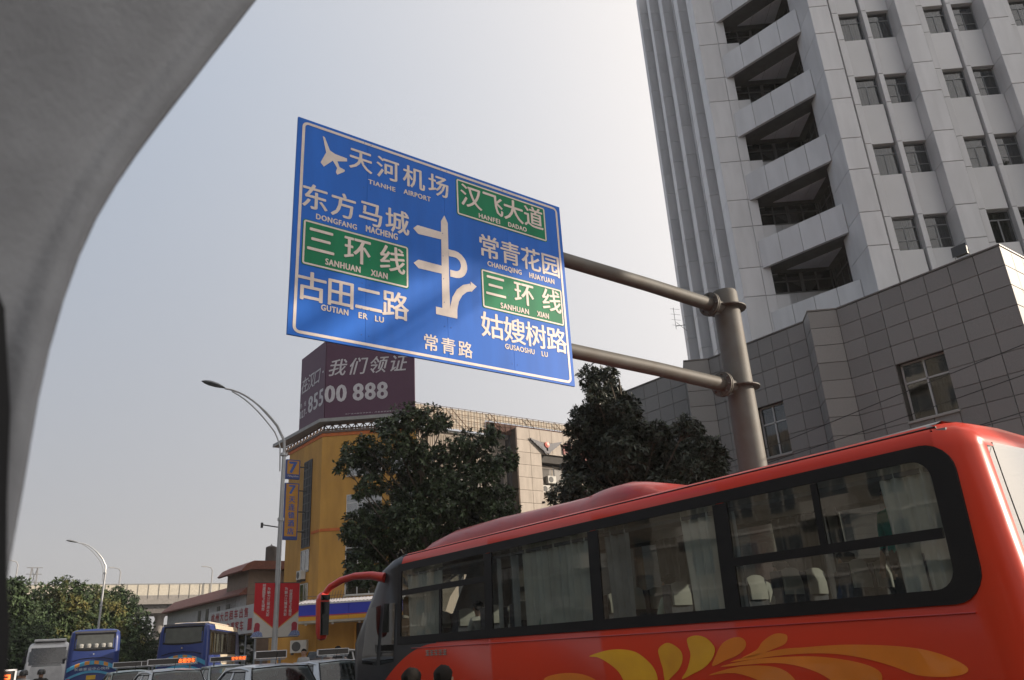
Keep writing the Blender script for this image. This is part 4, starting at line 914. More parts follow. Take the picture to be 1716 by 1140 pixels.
# ================================================================== building with the winged emblem
WB = thing('stone_office_building', 'pale sunlit stone office building with a winged emblem behind the trees', 'building', (26.0, 45.0, 0), 0)
lime = mat('pale_stone_panel', (.48, .42, .36), .7, var=.07, scale=1.5, dirt=(.34, .29, .24), stretch=(2, 2, .4)); lime_w = mat('beige_ribbed_wall', (.42, .37, .31), .8, var=.06, stretch=(4, 4, .3))
MB().box(-.2, 8.2, 1.2, 9, 0, 15.9).build('wall', lime_w, WB)
rb_ = MB()
for x in np.arange(-.1, 8.1, .18): rb_.box(x, x+.09, 1.16, 1.2, 9.5, 15.7)
tag(rb_.build('wall_rib', lime_w, WB), kind='stuff')
MB().box(-.3, 8.5, 1.0, 1.35, 15.9, 16.05).build('gutter', mat('grey_ledge', (.3, .3, .29), .6), WB)
MB().box(8.30, 22, .9, 9, 0, 16.6).build('side_wall', mat('grey_side_render', (.10, .105, .11), .9), WB)
xs = [8.4, 9.95, 10.55]+[12.0+i*1.45 for i in range(7)]
zst = [16.65-1.0*i for i in range(17)]
for i, (a, b) in enumerate(zip([8.4, 9.6, 10.62, 11.75, 12.9, 14.05, 15.2, 16.35, 17.5, 18.65], [9.6, 10.62, 11.75, 12.9, 14.05, 15.2, 16.35, 17.5, 18.65, 19.8])):
    for j in range(12):
        z1 = 16.65-.93*j; z0 = z1-.93
        if a > 10.6 and z0 < 14.1 and j > 0:
            continue
        piece('stone_panel', lime, round(b-a, 2)-.02, .16, round(z1-z0, 2)-.02, WB, (a, 0, z0+.01), .006)
    
MB().box(8.41, 10.6, .15, .9, 0, 16.6).box(10.6, 20, .15, .9, 14.2, 16.6).build('pier_backing', stone_dk, WB)
MB().box(10.62, 20, .70, .9, 0, 14.1).build('recess_wall', lime_w, WB)
gg = MB()
for x in np.arange(10.8, 12.0, .11): gg.box(x, x+.02, .52, .54, 11.9, 13.9)
gg.box(10.75, 12.05, .51, .55, 12.7, 12.74).box(10.75, 12.05, .51, .55, 11.88, 11.92).box(10.75, 12.05, .51, .55, 13.88, 13.92)
w_ = MB().box(10.8, 12.0, .66, .70, 11.9, 13.9).box(12.3, 13.3, .66, .70, 12.2, 13.9).build('window', mat('brown_window', (.10, .09, .08), .4), WB); gg.build('window_grille', mat('grille', (.25, .22, .19), .6), w_)
pp = MB().tube([(12.14, .6, 8), (12.14, .6, 14.1)], .04, 6); pp.build('downpipe', lamp_m, WB)
for i in range(5):
    w_ = MB().box(2.9+i*1.05, 3.6+i*1.05, 1.10, 1.18, 11.0, 13.0).build('window', mat('brown_window', (.10, .09, .08), .4), WB)
ac_unit('upper small air conditioner on the pale stone building', (37.35, 45.62, 12.72), 0, 'air conditioners on the pale stone building')
ac_unit('lower small air conditioner on the pale stone building', (36.72, 45.62, 11.98), 0, 'air conditioners on the pale stone building')
EM = thing('winged_emblem', 'grey winged emblem with a red centre fixed to the pale stone wall', 'emblem', (37.1, 44.93, 15.45), 0)
wg = mat('emblem_grey', (.045, .045, .065), .5)
for sg in (-1, 1):
    q = MB()
    for k, (l, zz) in enumerate(((1.55, .42), (1.35, .26), (1.12, .10), (.88, -.04), (.62, -.16))):
        q.slab([(sg*.08, -.06-.012*k, zz-.30), (sg*l, -.06-.012*k, zz+.04), (sg*(l-.16), -.06-.012*k, zz-.16), (sg*.12, -.06-.012*k, zz-.56)][::-sg], .09)
    q.build('wing', wg, EM)
MB().lathe([(.0, -.14), (.22, -.12), (.24, -.03), (.0, -.03)], 16, (0, 0, .05), 'y').build('red_centre', mat('emblem_red_centre', (.45, .06, .03), .4), EM)
MB().slab([(-.5, -.12, -.35), (0, -.12, -.62), (.5, -.12, -.35), (0, -.12, -.42)], .08).build('ribbon', wg, EM)
mb = MB(); rl_ = mat('faded_red_letter', (.32, .10, .09), .6)

for v_ in (0,): pass
SL = thing('red_wall_letters', 'faded red chinese characters on the stone wall right of the winged emblem', 'sign', (26.0, 45.0, 0), 0); 
for i, ch in enumerate('中国邮政'):
    mb = MB(); text_mb(mb, ch, 38.65-26+i*1.75, 14.55, 0, 1.35, 1.45, -.10, off=.02, th=.01); lo = obj('letter', mb.mesh('letter', rl_, fix=False), SL); md = lo.modifiers.new('t', 'SOLIDIFY'); md.thickness = .09; md.offset = -1
# scaffold / back of a hoarding on the roof
SC = thing('roof_scaffold', 'rusty scaffold carrying the back of a pale hoarding along the roof edge', 'scaffold', (26.0, 45.6, 16.0), 0)
stf = MB()
for x in np.arange(-.4, 16.2, .52): stf.tube([(x, .0, 0), (x, 0, 1.62)], .02, 4); stf.tube([(x, 0, 1.55), (x, 1.1, 1.2)], .015, 4)
for z in (.35, .75, 1.15, 1.6): stf.tube([(-.4, -.03, z), (16.2, -.03, z)], .018, 4)
for x in (-.2, 3.0, 6.4, 9.8, 12.6): stf.tube([(x, -.05, 1.6), (x+1.6, -.05, .1)], .03, 4)
for x in (1.6, 6.8): stf.tube([(x, -.1, .0), (x, -.1, 1.3)], .04, 5)
stf.build('tube_frame', rst, SC)
MB().box(-.4, 6.1, .12, .14, .1, 1.58).build('hoarding_sheet', mat('hoarding_back', (.50, .44, .36), .8, var=.15), SC)
MB().box(6.1, 16.2, .12, .14, 1.05, 1.58).build('hoarding_sheet', mat('hoarding_back', (.5, .44, .36), .8), SC)
MB().box(6.1, 16.2, .05, .09, .15, .95).build('brown_netting', mat('brown_net', (.12, .065, .055), .9, var=.3), SC)

# ================================================================== small tan building, white shop building
TB = thing('tan_building', 'small tan building with a curved brown tiled cornice beside the yellow hotel', 'building', (20.7, 61.5, 0), 0)
tan = mat('tan_render', (.24, .18, .14), .8, var=.1); tile_r = mat('brown_roof_tile', (.20, .075, .05), .7, var=.2, scale=8)
MB().box(0, 6, 0, 5, 0, 8.0).build('wall', tan, TB)
MB().prism([(-.75, 7.9), (-.35, 8.35), (.2, 8.62), (6, 8.62), (6, 8.0), (.0, 8.0), (-.6, 7.82)], -.55, 5.3, axis='y').build('roof', tile_r, TB)
for z in (4.6, 6.2): MB().box(-.012, 6.01, -.012, 0, z, z+.03).build('wall_line', mat('tan_line', (.15, .11, .09), .8), TB)
WT = thing('water_tank', 'weathered round water tank on the roof of the tan building', 'tank', (22.6, 62.2, 8.62), 0)
MB().lathe([(.42, 0), (.42, 1.15), (.36, 1.2), (.05, 1.32), (.0, 1.45)], 14).build('tank_body', mat('tank_rust', (.10, .085, .075), .8, var=.3), WT, smooth=False)
WS = thing('white_shop_building', 'long white shop building with a brown tiled eave and red lettering on its fascia', 'building', (20.7, 84, 0), W90)
# local x runs from far (0) towards the viewer (22), y inward
MB().box(0, 22.3, 0, 9, 0, 6.4).build('wall', mat('white_render', (.46, .44, .42), .8, var=.1), WS)
MB().prism([(-.5, 6.35), (.9, 7.35), (9, 7.35), (9, 6.45), (-.4, 6.25)], -.4, 22.4, axis='x').build('roof', tile_r, WS) if False else MB().add([(-.4, -.55, 6.3), (22.4, -.55, 6.3), (22.4, .6, 7.25), (-.4, .6, 7.25), (-.4, 9, 7.25), (22.4, 9, 7.25), (-.4, -.55, 6.2), (22.4, -.55, 6.2), (22.4, 9, 6.2), (-.4, 9, 6.2)], [(0,1,2,3), (3,2,5,4), (0,6,7,1), (6,9,8,7), (4,5,8,9), (0,3,4,9,6), (1,7,8,5,2)]).build('roof', tile_r, WS)
for x in (10.2, 12.4, 15.4, 17.8):
    o = MB().box(x, x+.75, -.04, .0, 4.9 if x > 13 else 4.0, 5.8).build('window', mat('brown_window', (.1, .09, .08), .4), WS); MB().box(x-.05, x+.8, -.05, -.041, 4.82 if x > 13 else 3.92, 4.88 if x > 13 else 3.98).build('sill', white_p, o)
FB = MB().box(14.8, 25.8, -.45, -.25, 3.40, 5.35).build('fascia_board', mat('fascia_white', (.50, .49, .47), .6, var=.06), WS)
mb = MB(); 
for i, ch in enumerate('杭州大巴租车出售'): text_mb(mb, ch, 15.5+i*1.13, 4.52, 0, .95, .72, -.46, off=.03)
for i, ch in enumerate('空调客车'): text_mb(mb, ch, 19.4+i*1.05, 3.62, 0, .9, .75, -.46, off=.03)
obj('lettering', mb.mesh('lettering', red_p, fix=False), FB); MB().box(24.3, 25.2, -.46, -.455, 3.6, 4.4).build('red_square', red_p, FB)
for i in range(5):
    x = 16+i*1.95; MB().box(x, x+1.75, -.30, -.26, .1, 3.3).build('shop_window', glass('shop_glass', (.12, .14, .15), .05, .25), WS); MB().box(x+1.76, x+1.94, -.34, -.24, 0, 3.38).build('shop_pier', mat('grey_pier', (.28, .29, .30), .6), WS)
ac_unit('air conditioner on the far end of the white shop building', (20.66, 72.4, 4.0), W90, 'air conditioners on the white shop building')

# ================================================================== viaduct
VD = thing('road_viaduct', 'grey concrete road viaduct with pale see-through noise barriers crossing in the distance', 'viaduct', (0, 150, 0), rad(-3))
cn = mat('viaduct_concrete', (.26, .24, .22), .8, var=.12); bar = mat('noise_barrier_sheet', (.50, .46, .38), .6, var=.1)
MB().box(-60, 110, 0, 12, 11.3, 12.7).build('deck', cn, VD); MB().box(-60, 110, 1.0, 11, 9.9, 11.3).build('girder', mat('viaduct_girder', (.13, .12, .115), .8), VD)
for i in range(60): o = piece('barrier_panel', bar, 1.62, .06, 1.75, VD, (-20+i*1.66, 0, 12.72))
pst = MB()
for i in range(61): pst.box(-20+i*1.66-.05, -20+i*1.66, -.08, .1, 12.2, 14.6)
pst.box(-20, 80, -.07, -.01, 14.5, 14.62); tag(pst.build('barrier_post', mat('barrier_post_grey', (.2, .19, .17), .6), VD), kind='stuff')
for x in (-25, 5, 36.1, 38.3, 66, 71):
    MB().lathe([(.75, 0), (.75, 9.2), (1.1, 9.9)], 16, (x, 4.5, 0)).build('pier', cn, VD, smooth=True)
LR = thing('lower_ramp', 'lower concrete ramp with a railing passing under the viaduct', 'ramp', (0, 175, 0), 0)
MB().box(20, 90, 0, 8, 5.6, 6.8).build('deck', cn, LR)
rr = MB()
for i in range(120): rr.box(20+i*.58, 20+i*.58+.08, 0, .08, 6.8, 8.9)
rr.box(20, 90, 0, .1, 8.85, 8.98); tag(rr.build('railing', MATS['barrier_post_grey'], LR), kind='stuff')
for x in (28, 45, 60): MB().box(x-.6, x+.6, 2, 5, 0, 5.6).build('pier', cn, LR)
for i, (x, y) in enumerate(((13.6, 150), (28.7, 150), (43.0, 147))): small_lamp(('leftmost of the three small lamps on the viaduct', 'middle one of the three small lamps on the viaduct', 'rightmost of the three small lamps on the viaduct')[i], (x, y, 12.7), 4.6 if i else 5.6)
PY = thing('lattice_pylon', 'small grey lattice power pylon rising behind the trees on the left', 'pylon', (32, 300, 0), 0)
pm_ = MB()
for z0, z1, a, b in ((0, 15, 3.0, 1.6), (15, 26, 1.6, 1.0), (26, 33, 1.0, .8)):
    for sx, sy in ((-1, -1), (1, -1), (1, 1), (-1, 1)):
        pm_.tube([(sx*a, sy*a, z0), (sx*b, sy*b, z1)], .16, 4); pm_.tube([(sx*a, -a, z0), (-sx*b, -b, z1)], .10, 4)
for z in (28.5, 31, 33): pm_.tube([(-2.2, 0, z), (2.2, 0, z)], .12, 4)
pm_.build('lattice', mat('pylon_grey', (.22, .22, .22), .7), PY)

# ================================================================== trees
def leaf_mesh(lobes, n_whorl, leaf, seed, width=.42, fill=.55, per=8, up=.35, flatten=1.0):
    """rosettes of folded leaves on and inside the lobes of a crown"""
    r = np.random.default_rng(seed); V = []; Q = []
    tot = sum(l[3]**2 for l in lobes)
    for (cx, cy, cz, R_) in lobes:
        n = max(4, int(n_whorl*R_**2/tot))
        d = r.normal(size=(n, 3)); d /= np.linalg.norm(d, axis=1)[:, None]; d[:, 2] *= flatten
        rr = R_*(fill+(1.05-fill)*r.random(n)**.6)*(1+.22*np.sin(d[:, 0]*5+cx)*np.sin(d[:, 2]*6+cz))
        c = np.array([cx, cy, cz])+d*rr[:, None]
        ax = d*.9+np.array([0, 0, up])+r.normal(size=(n, 3))*.35; ax /= np.linalg.norm(ax, axis=1)[:, None]
        for k in range(per):
            ph = 2*np.pi*(k/per)+r.random(n)*.8
            a = np.cross(ax, r.normal(size=(n, 3))); a /= np.linalg.norm(a, axis=1)[:, None]; b = np.cross(ax, a)
            out = a*np.cos(ph)[:, None]+b*np.sin(ph)[:, None]
            tilt = r.uniform(.15, .9, n)[:, None]; dr = out*(1-tilt*.5)+ax*tilt; dr /= np.linalg.norm(dr, axis=1)[:, None]
            dr[:, 2] -= r.uniform(0, .35, n); L = leaf*r.uniform(.7, 1.25, n)[:, None]
            side = np.cross(dr, ax); side /= (np.linalg.norm(side, axis=1)[:, None]+1e-6); nrm = np.cross(side, dr)
            base = c+ax*r.uniform(-.3, .3, n)[:, None]*leaf
            p0 = base; p1 = base+dr*L*.5+side*L*width*.5+nrm*L*.06; p2 = base+dr*L-nrm*L*.08; p3 = base+dr*L*.5-side*L*width*.5+nrm*L*.06
            V.append(np.stack([p0, p1, p2, p3], 1).reshape(-1, 3))
    V = np.concatenate(V); n = len(V)//4
    me = bpy.data.meshes.new('leaves'); me.vertices.add(len(V)); me.vertices.foreach_set('co', V.astype(np.float32).ravel())
    me.loops.add(n*6); me.polygons.add(n*2)
    idx = np.arange(n)[:, None]*4+np.array([0, 1, 2, 0, 2, 3]); me.loops.foreach_set('vertex_index', idx.astype(np.int32).ravel())
    me.polygons.foreach_set('loop_start', np.arange(0, n*6, 3, dtype=np.int32)); me.update(calc_edges=True); me.validate(); return me
def leaf_mat(name, col, rough, hueshift=(.2, .35), scale=1.3, tr=.15, yellow=None):
    m = mat(name, col, rough, var=.35, scale=scale, spec=.4); t = m.node_tree; b = t.nodes['Principled BSDF']
    tx = t.nodes.new('ShaderNodeTexCoord'); n = t.nodes.new('ShaderNodeTexNoise'); n.inputs['Scale'].default_value = 9; n.inputs['Detail'].default_value = 2; t.links.new(tx.outputs['Object'], n.inputs['Vector'])
    mr = t.nodes.new('ShaderNodeMapRange'); mr.inputs[1].default_value = .35; mr.inputs[2].default_value = .65; mr.inputs[3].default_value = .5; mr.inputs[4].default_value = 1.6; t.links.new(n.outputs['Fac'], mr.inputs[0])
    h = t.nodes.new('ShaderNodeHueSaturation'); t.links.new(b.inputs['Base Color'].links[0].from_socket, h.inputs['Color']); t.links.new(mr.outputs[0], h.inputs['Value']); last = h.outputs[0]
    if yellow:
        sp = t.nodes.new('ShaderNodeSeparateXYZ'); t.links.new(tx.outputs['Object'], sp.inputs[0])
        n2 = t.nodes.new('ShaderNodeTexNoise'); n2.inputs['Scale'].default_value = .5; t.links.new(tx.outputs['Object'], n2.inputs['Vector'])
        m2 = t.nodes.new('ShaderNodeMapRange'); m2.inputs[1].default_value = .50; m2.inputs[2].default_value = .66; m2.inputs[4].default_value = .75; t.links.new(n2.outputs['Fac'], m2.inputs[0])
        mx_ = t.nodes.new('ShaderNodeMixRGB'); mx_.inputs[2].default_value = (*yellow, 1); t.links.new(m2.outputs[0], mx_.inputs[0]); t.links.new(last, mx_.inputs[1]); last = mx_.outputs[0]
    t.links.new(last, b.inputs['Base Color'])
    b.inputs['Transmission Weight'].default_value = 0; return m
def tree(name, label, base, lobes, n, leaf, m, seed, trunk_r=.2, group=None, twig=True, **k):
    T_ = thing(name, label, 'tree', base, 0, group)
    L = [(x-base[0], y-base[1], z-base[2], r) for x, y, z, r in lobes]
    cx = sum(l[0] for l in L)/len(L); cy = sum(l[1] for l in L)/len(L); top = max(l[2] for l in L); low = min(l[2]-l[3] for l in L); zf = max(1.6, low)
    tm = MB().tube([(0, 0, 0), (cx*.2, cy*.2, zf*.5), (cx*.6, cy*.6, zf), (cx, cy, (zf+top)/2), (cx*1.05, cy*1.05, top*.95)], [trunk_r, trunk_r*.8, trunk_r*.65, trunk_r*.38, .02], 9)
    tm.build('trunk', bark, T_, smooth=True)
    br = MB()
    for i, (x, y, z, r) in enumerate(L):
        zs_ = max(zf*.9, z-1.2-.6*math.hypot(x-cx, y-cy)); f = min(1, max(0, (zs_-zf)/(max(top-zf, .1))))
        s0 = Vector((cx*(.6+.4*f), cy*(.6+.4*f), zs_)); e = Vector((x, y, z)); mid = (s0+e)/2+Vector((0, 0, -.12))
        br.tube([s0, mid, e], [trunk_r*.22, trunk_r*.15, .012], 5, caps=False)
        if twig:
            for q in range(4): dv = Vector(RNG.normal(size=3)).normalized()*r*.9; br.tube([e*.7+mid*.3, e+dv], [.014, .005], 3, caps=False)
    br.build('branches', bark, T_)
    cr = leaf_mesh(L, n, leaf, seed, **k); cr.materials.append(m); o = obj('crown', cr, T_); return T_
T1=[[13.56,24.35,9.47,.56],[14.54,24.34,9.52,.57],[15.97,25.59,9.93,.33],[13.66,26.1,9.6,.39],[13.25,24.55,8.73,.68],[12.84,25.99,8.77,.38],[12.47,26.33,8.5,.48],[11.72,25.55,7.83,.31],[13.44,26.76,8.42,.72],[14.01,24.2,8.23,.49],[15.31,24.46,8.41,.44],[16.16,24.38,8.67,.58],[16.7,23.68,8.95,.38],[17.15,23.97,9.2,.33],[16.97,24.69,8.29,.72],[18.34,24.57,8.45,.4],[16.74,23.08,7.68,.37],[15.73,25.16,7.96,.84],[14.72,25.94,8.03,.78],[12.87,25.47,7.24,.43],[12.09,24.82,6.83,.3],[15.04,26.78,7.25,.8],[15.12,24.23,6.68,.99],[16.17,23.6,7.0,.81],[18.05,24.53,7.03,.4],[17.59,23.65,6.29,.32],[14.04,25.5,6.35,.69],[13.52,26.87,6.42,.52],[11.95,24.99,5.71,.45],[12.72,27.02,5.74,.35],[13.16,25.62,5.56,.75],[13.75,24.27,5.68,.9],[15.71,25.22,6.02,.96],[17.26,25.25,6.47,.86],[16.43,23.0,5.95,.49],[13.16,26.53,5.27,.57],[12.49,25.68,4.58,.49],[13.81,26.6,4.82,.71],[12.93,26.97,4.26,.38],[12.79,25.25,4.09,.49],[15.44,26.02,4.95,1.17],[16.47,24.72,5.24,1.15],[17.29,24.26,5.38,.77]]
T2=[[15.24,16.24,8.92,.29],[14.99,15.17,8.56,.25],[15.36,15.91,8.54,.43],[15.8,15.89,8.54,.23],[14.14,14.91,7.79,.27],[15.77,15.83,8.09,.38],[14.71,15.33,7.53,.47],[14.44,15.86,7.52,.25],[14.73,14.47,7.25,.43],[15.9,15.17,7.7,.2],[14.24,15.44,7.06,.43],[15.7,15.97,7.24,.69],[13.91,15.68,6.97,.19],[14.73,15.87,6.77,.44],[14.17,15.85,6.49,.33],[15.71,15.08,6.85,.53],[15.38,13.96,6.66,.29],[14.64,14.68,6.22,.74],[14.98,16.24,6.2,.62],[14.59,16.61,6.03,.31],[15.96,14.64,6.39,.61],[17.03,14.72,6.68,.46],[15.91,13.39,6.74,.29],[17.2,14.26,6.82,.34],[16.16,12.94,6.08,.32],[17.78,13.98,6.19,.29],[17.06,13.56,5.77,.33],[16.76,13.87,6.02,.55],[16.89,15.06,6.06,.74],[15.81,15.57,5.86,.79],[15.22,16.16,5.71,.62],[13.56,15.28,5.33,.41],[13.67,16.19,5.24,.27],[15.61,13.29,5.45,.41],[13.64,15.65,5.09,.31],[14.06,15.35,5.06,.42],[15.68,15.95,5.04,.73],[15.31,13.79,4.87,.67]]
mag = leaf_mat('magnolia_leaf', (.036, .054, .021), .42)
mag2 = leaf_mat('magnolia_leaf_dark', (.026, .036, .019), .42)
tree('magnolia_tree', 'broad dark green tree in front of the yellow hotel and pale stone building', (14.8, 25.2, .13), T1, 8200, .165, mag, 11, .22, 'dark evergreen trees along the pavement', fill=.35)
tree('magnolia_tree', 'pointed dark tree between the red coach and the granite podium', (15.4, 15.2, .13), T2, 7200, .145, mag2, 12, .18, 'dark evergreen trees along the pavement', width=.32, fill=.4)
F0=[[5.27,70.99,6.97,1.63],[6.45,71.68,7.0,1.21],[6.46,73.11,5.4,2.24],[7.89,73.44,5.16,1.97],[7.67,72.43,3.22,2.22],[6.17,70.59,3.24,2.16],[6.68,71.87,7.66,.77]]
F1=[[9.43,78.26,7.23,1.44],[10.34,75.5,7.25,1.51],[8.94,78.21,6.07,1.8],[10.33,76.78,5.49,2.36],[11.79,77.47,6.9,1.67],[11.64,77.81,5.03,2.4],[9.68,78.08,3.74,2.4],[11.36,77.26,3.18,2.38]]
F2=[[13.62,83.11,7.27,1.67],[14.59,81.5,6.89,1.52],[14.3,82.75,5.19,2.56],[13.85,81.33,2.93,2.51],[15.72,82.44,5.13,1.92],[15.75,82.66,3.11,2.56]]
F3=[[16.63,87.53,8.09,1.09],[17.17,85.87,7.41,1.2],[17.33,84.32,5.43,1.84],[18.42,86.16,3.88,2.01],[17.82,84.97,2.3,2.31],[19.74,86.75,2.77,1.49],[19.99,85.24,2.19,1.33]]
gA = leaf_mat('green_leaf', (.045, .075, .022), .7, yellow=(.17, .13, .025)); gB = leaf_mat('green_leaf_plain', (.036, .062, .02), .7)
gr_ = 'roadside trees beyond the blue coaches'
kk = dict(width=.5, fill=.45, per=6, twig=False)
tree('roadside_tree', 'leftmost green roadside tree at the edge of the grey windscreen', (6.6, 72, 0), F0, 3000, .28, gB, 21, .22, gr_, **kk)
tree('roadside_tree', 'roadside tree with yellowish flower tips behind the white fronted coach', (10.5, 77.3, 0), F1, 3800, .28, gA, 22, .25, gr_, **kk)
tree('roadside_tree', 'yellowish roadside tree right behind the left blue coach', (14.6, 82.5, 0), F2, 3400, .28, gA, 23, .25, gr_, **kk)
tree('roadside_tree', 'rightmost of the roadside trees next to the viaduct columns', (18.0, 85.8, 0), F3, 2800, .28, gB, 24, .2, gr_, **kk)
FW_ = [[28+4*i+RNG.uniform(-1, 1), 196+RNG.uniform(-3, 3), 4+RNG.uniform(0, 3.5), RNG.uniform(2.5, 3.6)] for i in range(16)]
wl = leaf_mesh([(a, b, c, d) for a, b, c, d in FW_]+[(a+2, b, 2, 3) for a, b, c, d in FW_], 3000, .7, 31, per=5); wl.materials.append(gB)
tag(obj('distant_wood', wl), kind='stuff')
# unseen tree added behind the viewer so its high crown shades the upper sign
OT = [(30.2+RNG.uniform(-.5, .5), y_+RNG.uniform(-.2, .2), z_+(.95 if y_ < -6.5 else .5)+RNG.uniform(-.15, .15), r_) for y_, z_, r_ in [(-10.6, 19.0, 1.2), (-9.4, 18.6, 1.1), (-8.3, 18.55, 1.1), (-7.2, 18.6, 1.1), (-6.1, 18.5, 1.1), (-5.0, 18.45, 1.2), (-3.9, 18.6, 1.1), (-2.8, 19.0, 1.0)]+[(-10.8+1.25*i, 20.2, 1.3) for i in range(7)]+[(-10.2+1.3*i, 21.7, 1.35) for i in range(6)]+[(-9.2+1.5*i, 23.1, 1.3) for i in range(4)]]
tree('sign_shade_tree', 'added tree out of view behind the viewpoint, there to shade the sign', (31.5, -15, .13), OT, 9000, .34, gB, 41, .35, None, width=.6, fill=.05)

# ================================================================== blue coaches
bp, t, b, lk, sp, M_ = bus_paint('blue_coach_paint', (.028, .050, .19), None)
W_ = glass('blue_coach_glass', (.38, .40, .38), .03, .10)
lbl = mat('light_blue_stripe', (.06, .30, .50), .4); orp = mat('orange_print', (.62, .26, .04), .5)
def blue_coach(label, loc, rz, L=10.5, H=3.62, cream=False, seats=True, front_view=False, paint=None):
    wns = [(.62, 1.55), (1.7, 3.6), (3.75, 5.65), (5.8, 8.4)]
    r, yf_, yr_ = coach('blue_coach', label, loc, rz, L, 2.5, H, paint or bp, 2.05, 3.12, wns, front_rake=1.2, group='blue long distance coaches', rear_win=False)
    for x, sg in ((-.012, 1), (2.512, -1)):
        fb = MB(); xo = lambda z: .035*(z-2.05)/1.07*sg
        def bx(y0, y1, z0, z1): fb.add([(x+xo(z0), y0, z0), (x+xo(z0), y1, z0), (x+xo(z1), y1, z1), (x+xo(z1), y0, z1), (x+xo(z0)+.03*sg, y0, z0), (x+xo(z0)+.03*sg, y1, z0), (x+xo(z1)+.03*sg, y1, z1), (x+xo(z1)+.03*sg, y0, z1)], [(0,1,2,3), (7,6,5,4), (0,4,5,1), (1,5,6,2), (2,6,7,3), (3,7,4,0)])
        bx(.45, 8.6, 1.97, 2.09); bx(.45, 8.6, 3.06, 3.18)
        for a in (.45, 1.52, 3.58, 5.63, 8.38): bx(a, a+.2, 2.09, 3.06)
        fb.build('window_frame', blk_rub, r)
        for a, c in wns:
            g_ = MB(); g_.add([(x+.012*sg, a-.02, 2.03), (x+.012*sg, c+.02, 2.03), (x+.012*sg+xo(3.12), c+.02, 3.14), (x+.012*sg+xo(3.12), a-.02, 3.14)], [(0, 1, 2, 3)]); g_.build('window_pane', W_, r)
    # rear: window, frame, bands, engine crease, plate
    Z = lambda z, x: yr_(z)-.012+.05*abs(x-1.25)**3*.4
    fr_ = MB(); xs_ = [.28, .5, .9, 1.25, 1.6, 2.0, 2.22]
    fr_.grid([[(x, Z(z, x)-.004, z+(.06*(abs(x-1.25)/1.0)**3 if z < 2.6 else -.03*(abs(x-1.25))**3)) for x in xs_] for z in (2.52, 2.7, 2.9, 3.2, 3.40)]).build('rear_window_frame', blk_rub, r, smooth=True)
    xs2 = [.37, .6, .9, 1.25, 1.6, 1.9, 2.13]
    fr2 = MB(); fr2.grid([[(x, Z(z, x)-.012, z+(.06*(abs(x-1.25)/1.0)**3 if z < 2.7 else 0)) for x in xs2] for z in (2.60, 2.8, 3.05, 3.32)]).build('rear_window', mat('rear_pane_dark', (.09, .10, .095), .15) if cream else mat('rear_pane', (.07, .075, .07), .12), r, smooth=True)
    MB().box(.25, 2.25, .02+yr_(3.35)-.05, .1+yr_(3.35), 3.42, 3.52).build('rear_visor', mat('grey_visor', (.09, .09, .10), .5), r)
    if seats:
        for x in (.48, .83, 1.18, 1.53, 1.83): MB().lathe([(.0, 0), (.13, .0), (.14, .12), (.10, .2), (.0, .21)], 10, (x+.12, Z(2.75, x)-.03, 2.68)).build('seat_back', mat('seat_cover_pale', (.32, .32, .30), .8), r)
    cr_ = MB(); cr_.tube([(.30, .045, 2.05), (.7, .02, 2.15), (1.25, .015, 2.18), (1.8, .02, 2.15), (2.2, .045, 2.05)], .018, 6).build('engine_lid_crease', blk_rub, r)
    def arc(z0, amp, w, y=-.02, m=lbl, a0=.08, a1=2.42, nm='light_blue_band'):
        q = MB(); X = [a0+(a1-a0)*i/16 for i in range(17)]; cv = lambda x: z0+amp*(1-((x-1.25)/1.17)**2)
        yy = lambda x: y+max(0, abs(x-1.25)-.95)**2*.9
        q.grid([[(x, yy(x), cv(x)) for x in X], [(x, yy(x), cv(x)+w) for x in X]]); q.build(nm, m, r)
    arc(1.50, .34, .20); arc(1.10, .34, .12)
    for x in (.55, 1.0, 1.45, 1.9): arc(1.52, .34, .17, -.026, orp, x-.12, x+.10, 'orange_square')
    mb = MB(); text_mb(mb, '长途客运中心快线', .42, 1.56, .21, .20, .15, -.03, off=.02); obj('lettering', mb.mesh('lettering', mat('pale_letter', (.4, .48, .55), .5), fix=False), r)
    MB().box(1.03, 1.47, -.035, -.02, 1.12, 1.32).build('number_plate', mat('yellow_plate', (.60, .38, .03), .5), r)
    for x in (.12, 2.22): MB().box(x, x+.16, -.02, .05, .85, 1.2).build('tail_light', MATS['tail_lens'], r)
    MB().lathe([(.0, -.03), (.035, -.03), (.04, .0)], 10, (1.25, .03, 2.36), 'y').build('badge', chrome, r)
    wheels(r, 2.5, (2.6, 7.8)); coach_interior(r, L, 2.5, H, 2.05, [1.2+i*.9 for i in range(7)])
    for y0, y1 in ((.7, 1.4), (1.8, 2.6), (3.0, 3.5), (3.9, 4.9), (6, 7.5)):
        curtain(r, .12, y0, y1, 1.9, 3.1, curtain_w, .05, seed=y0); curtain(r, 2.38, y0, y1, 1.9, 3.1, curtain_w, .05, seed=y0)
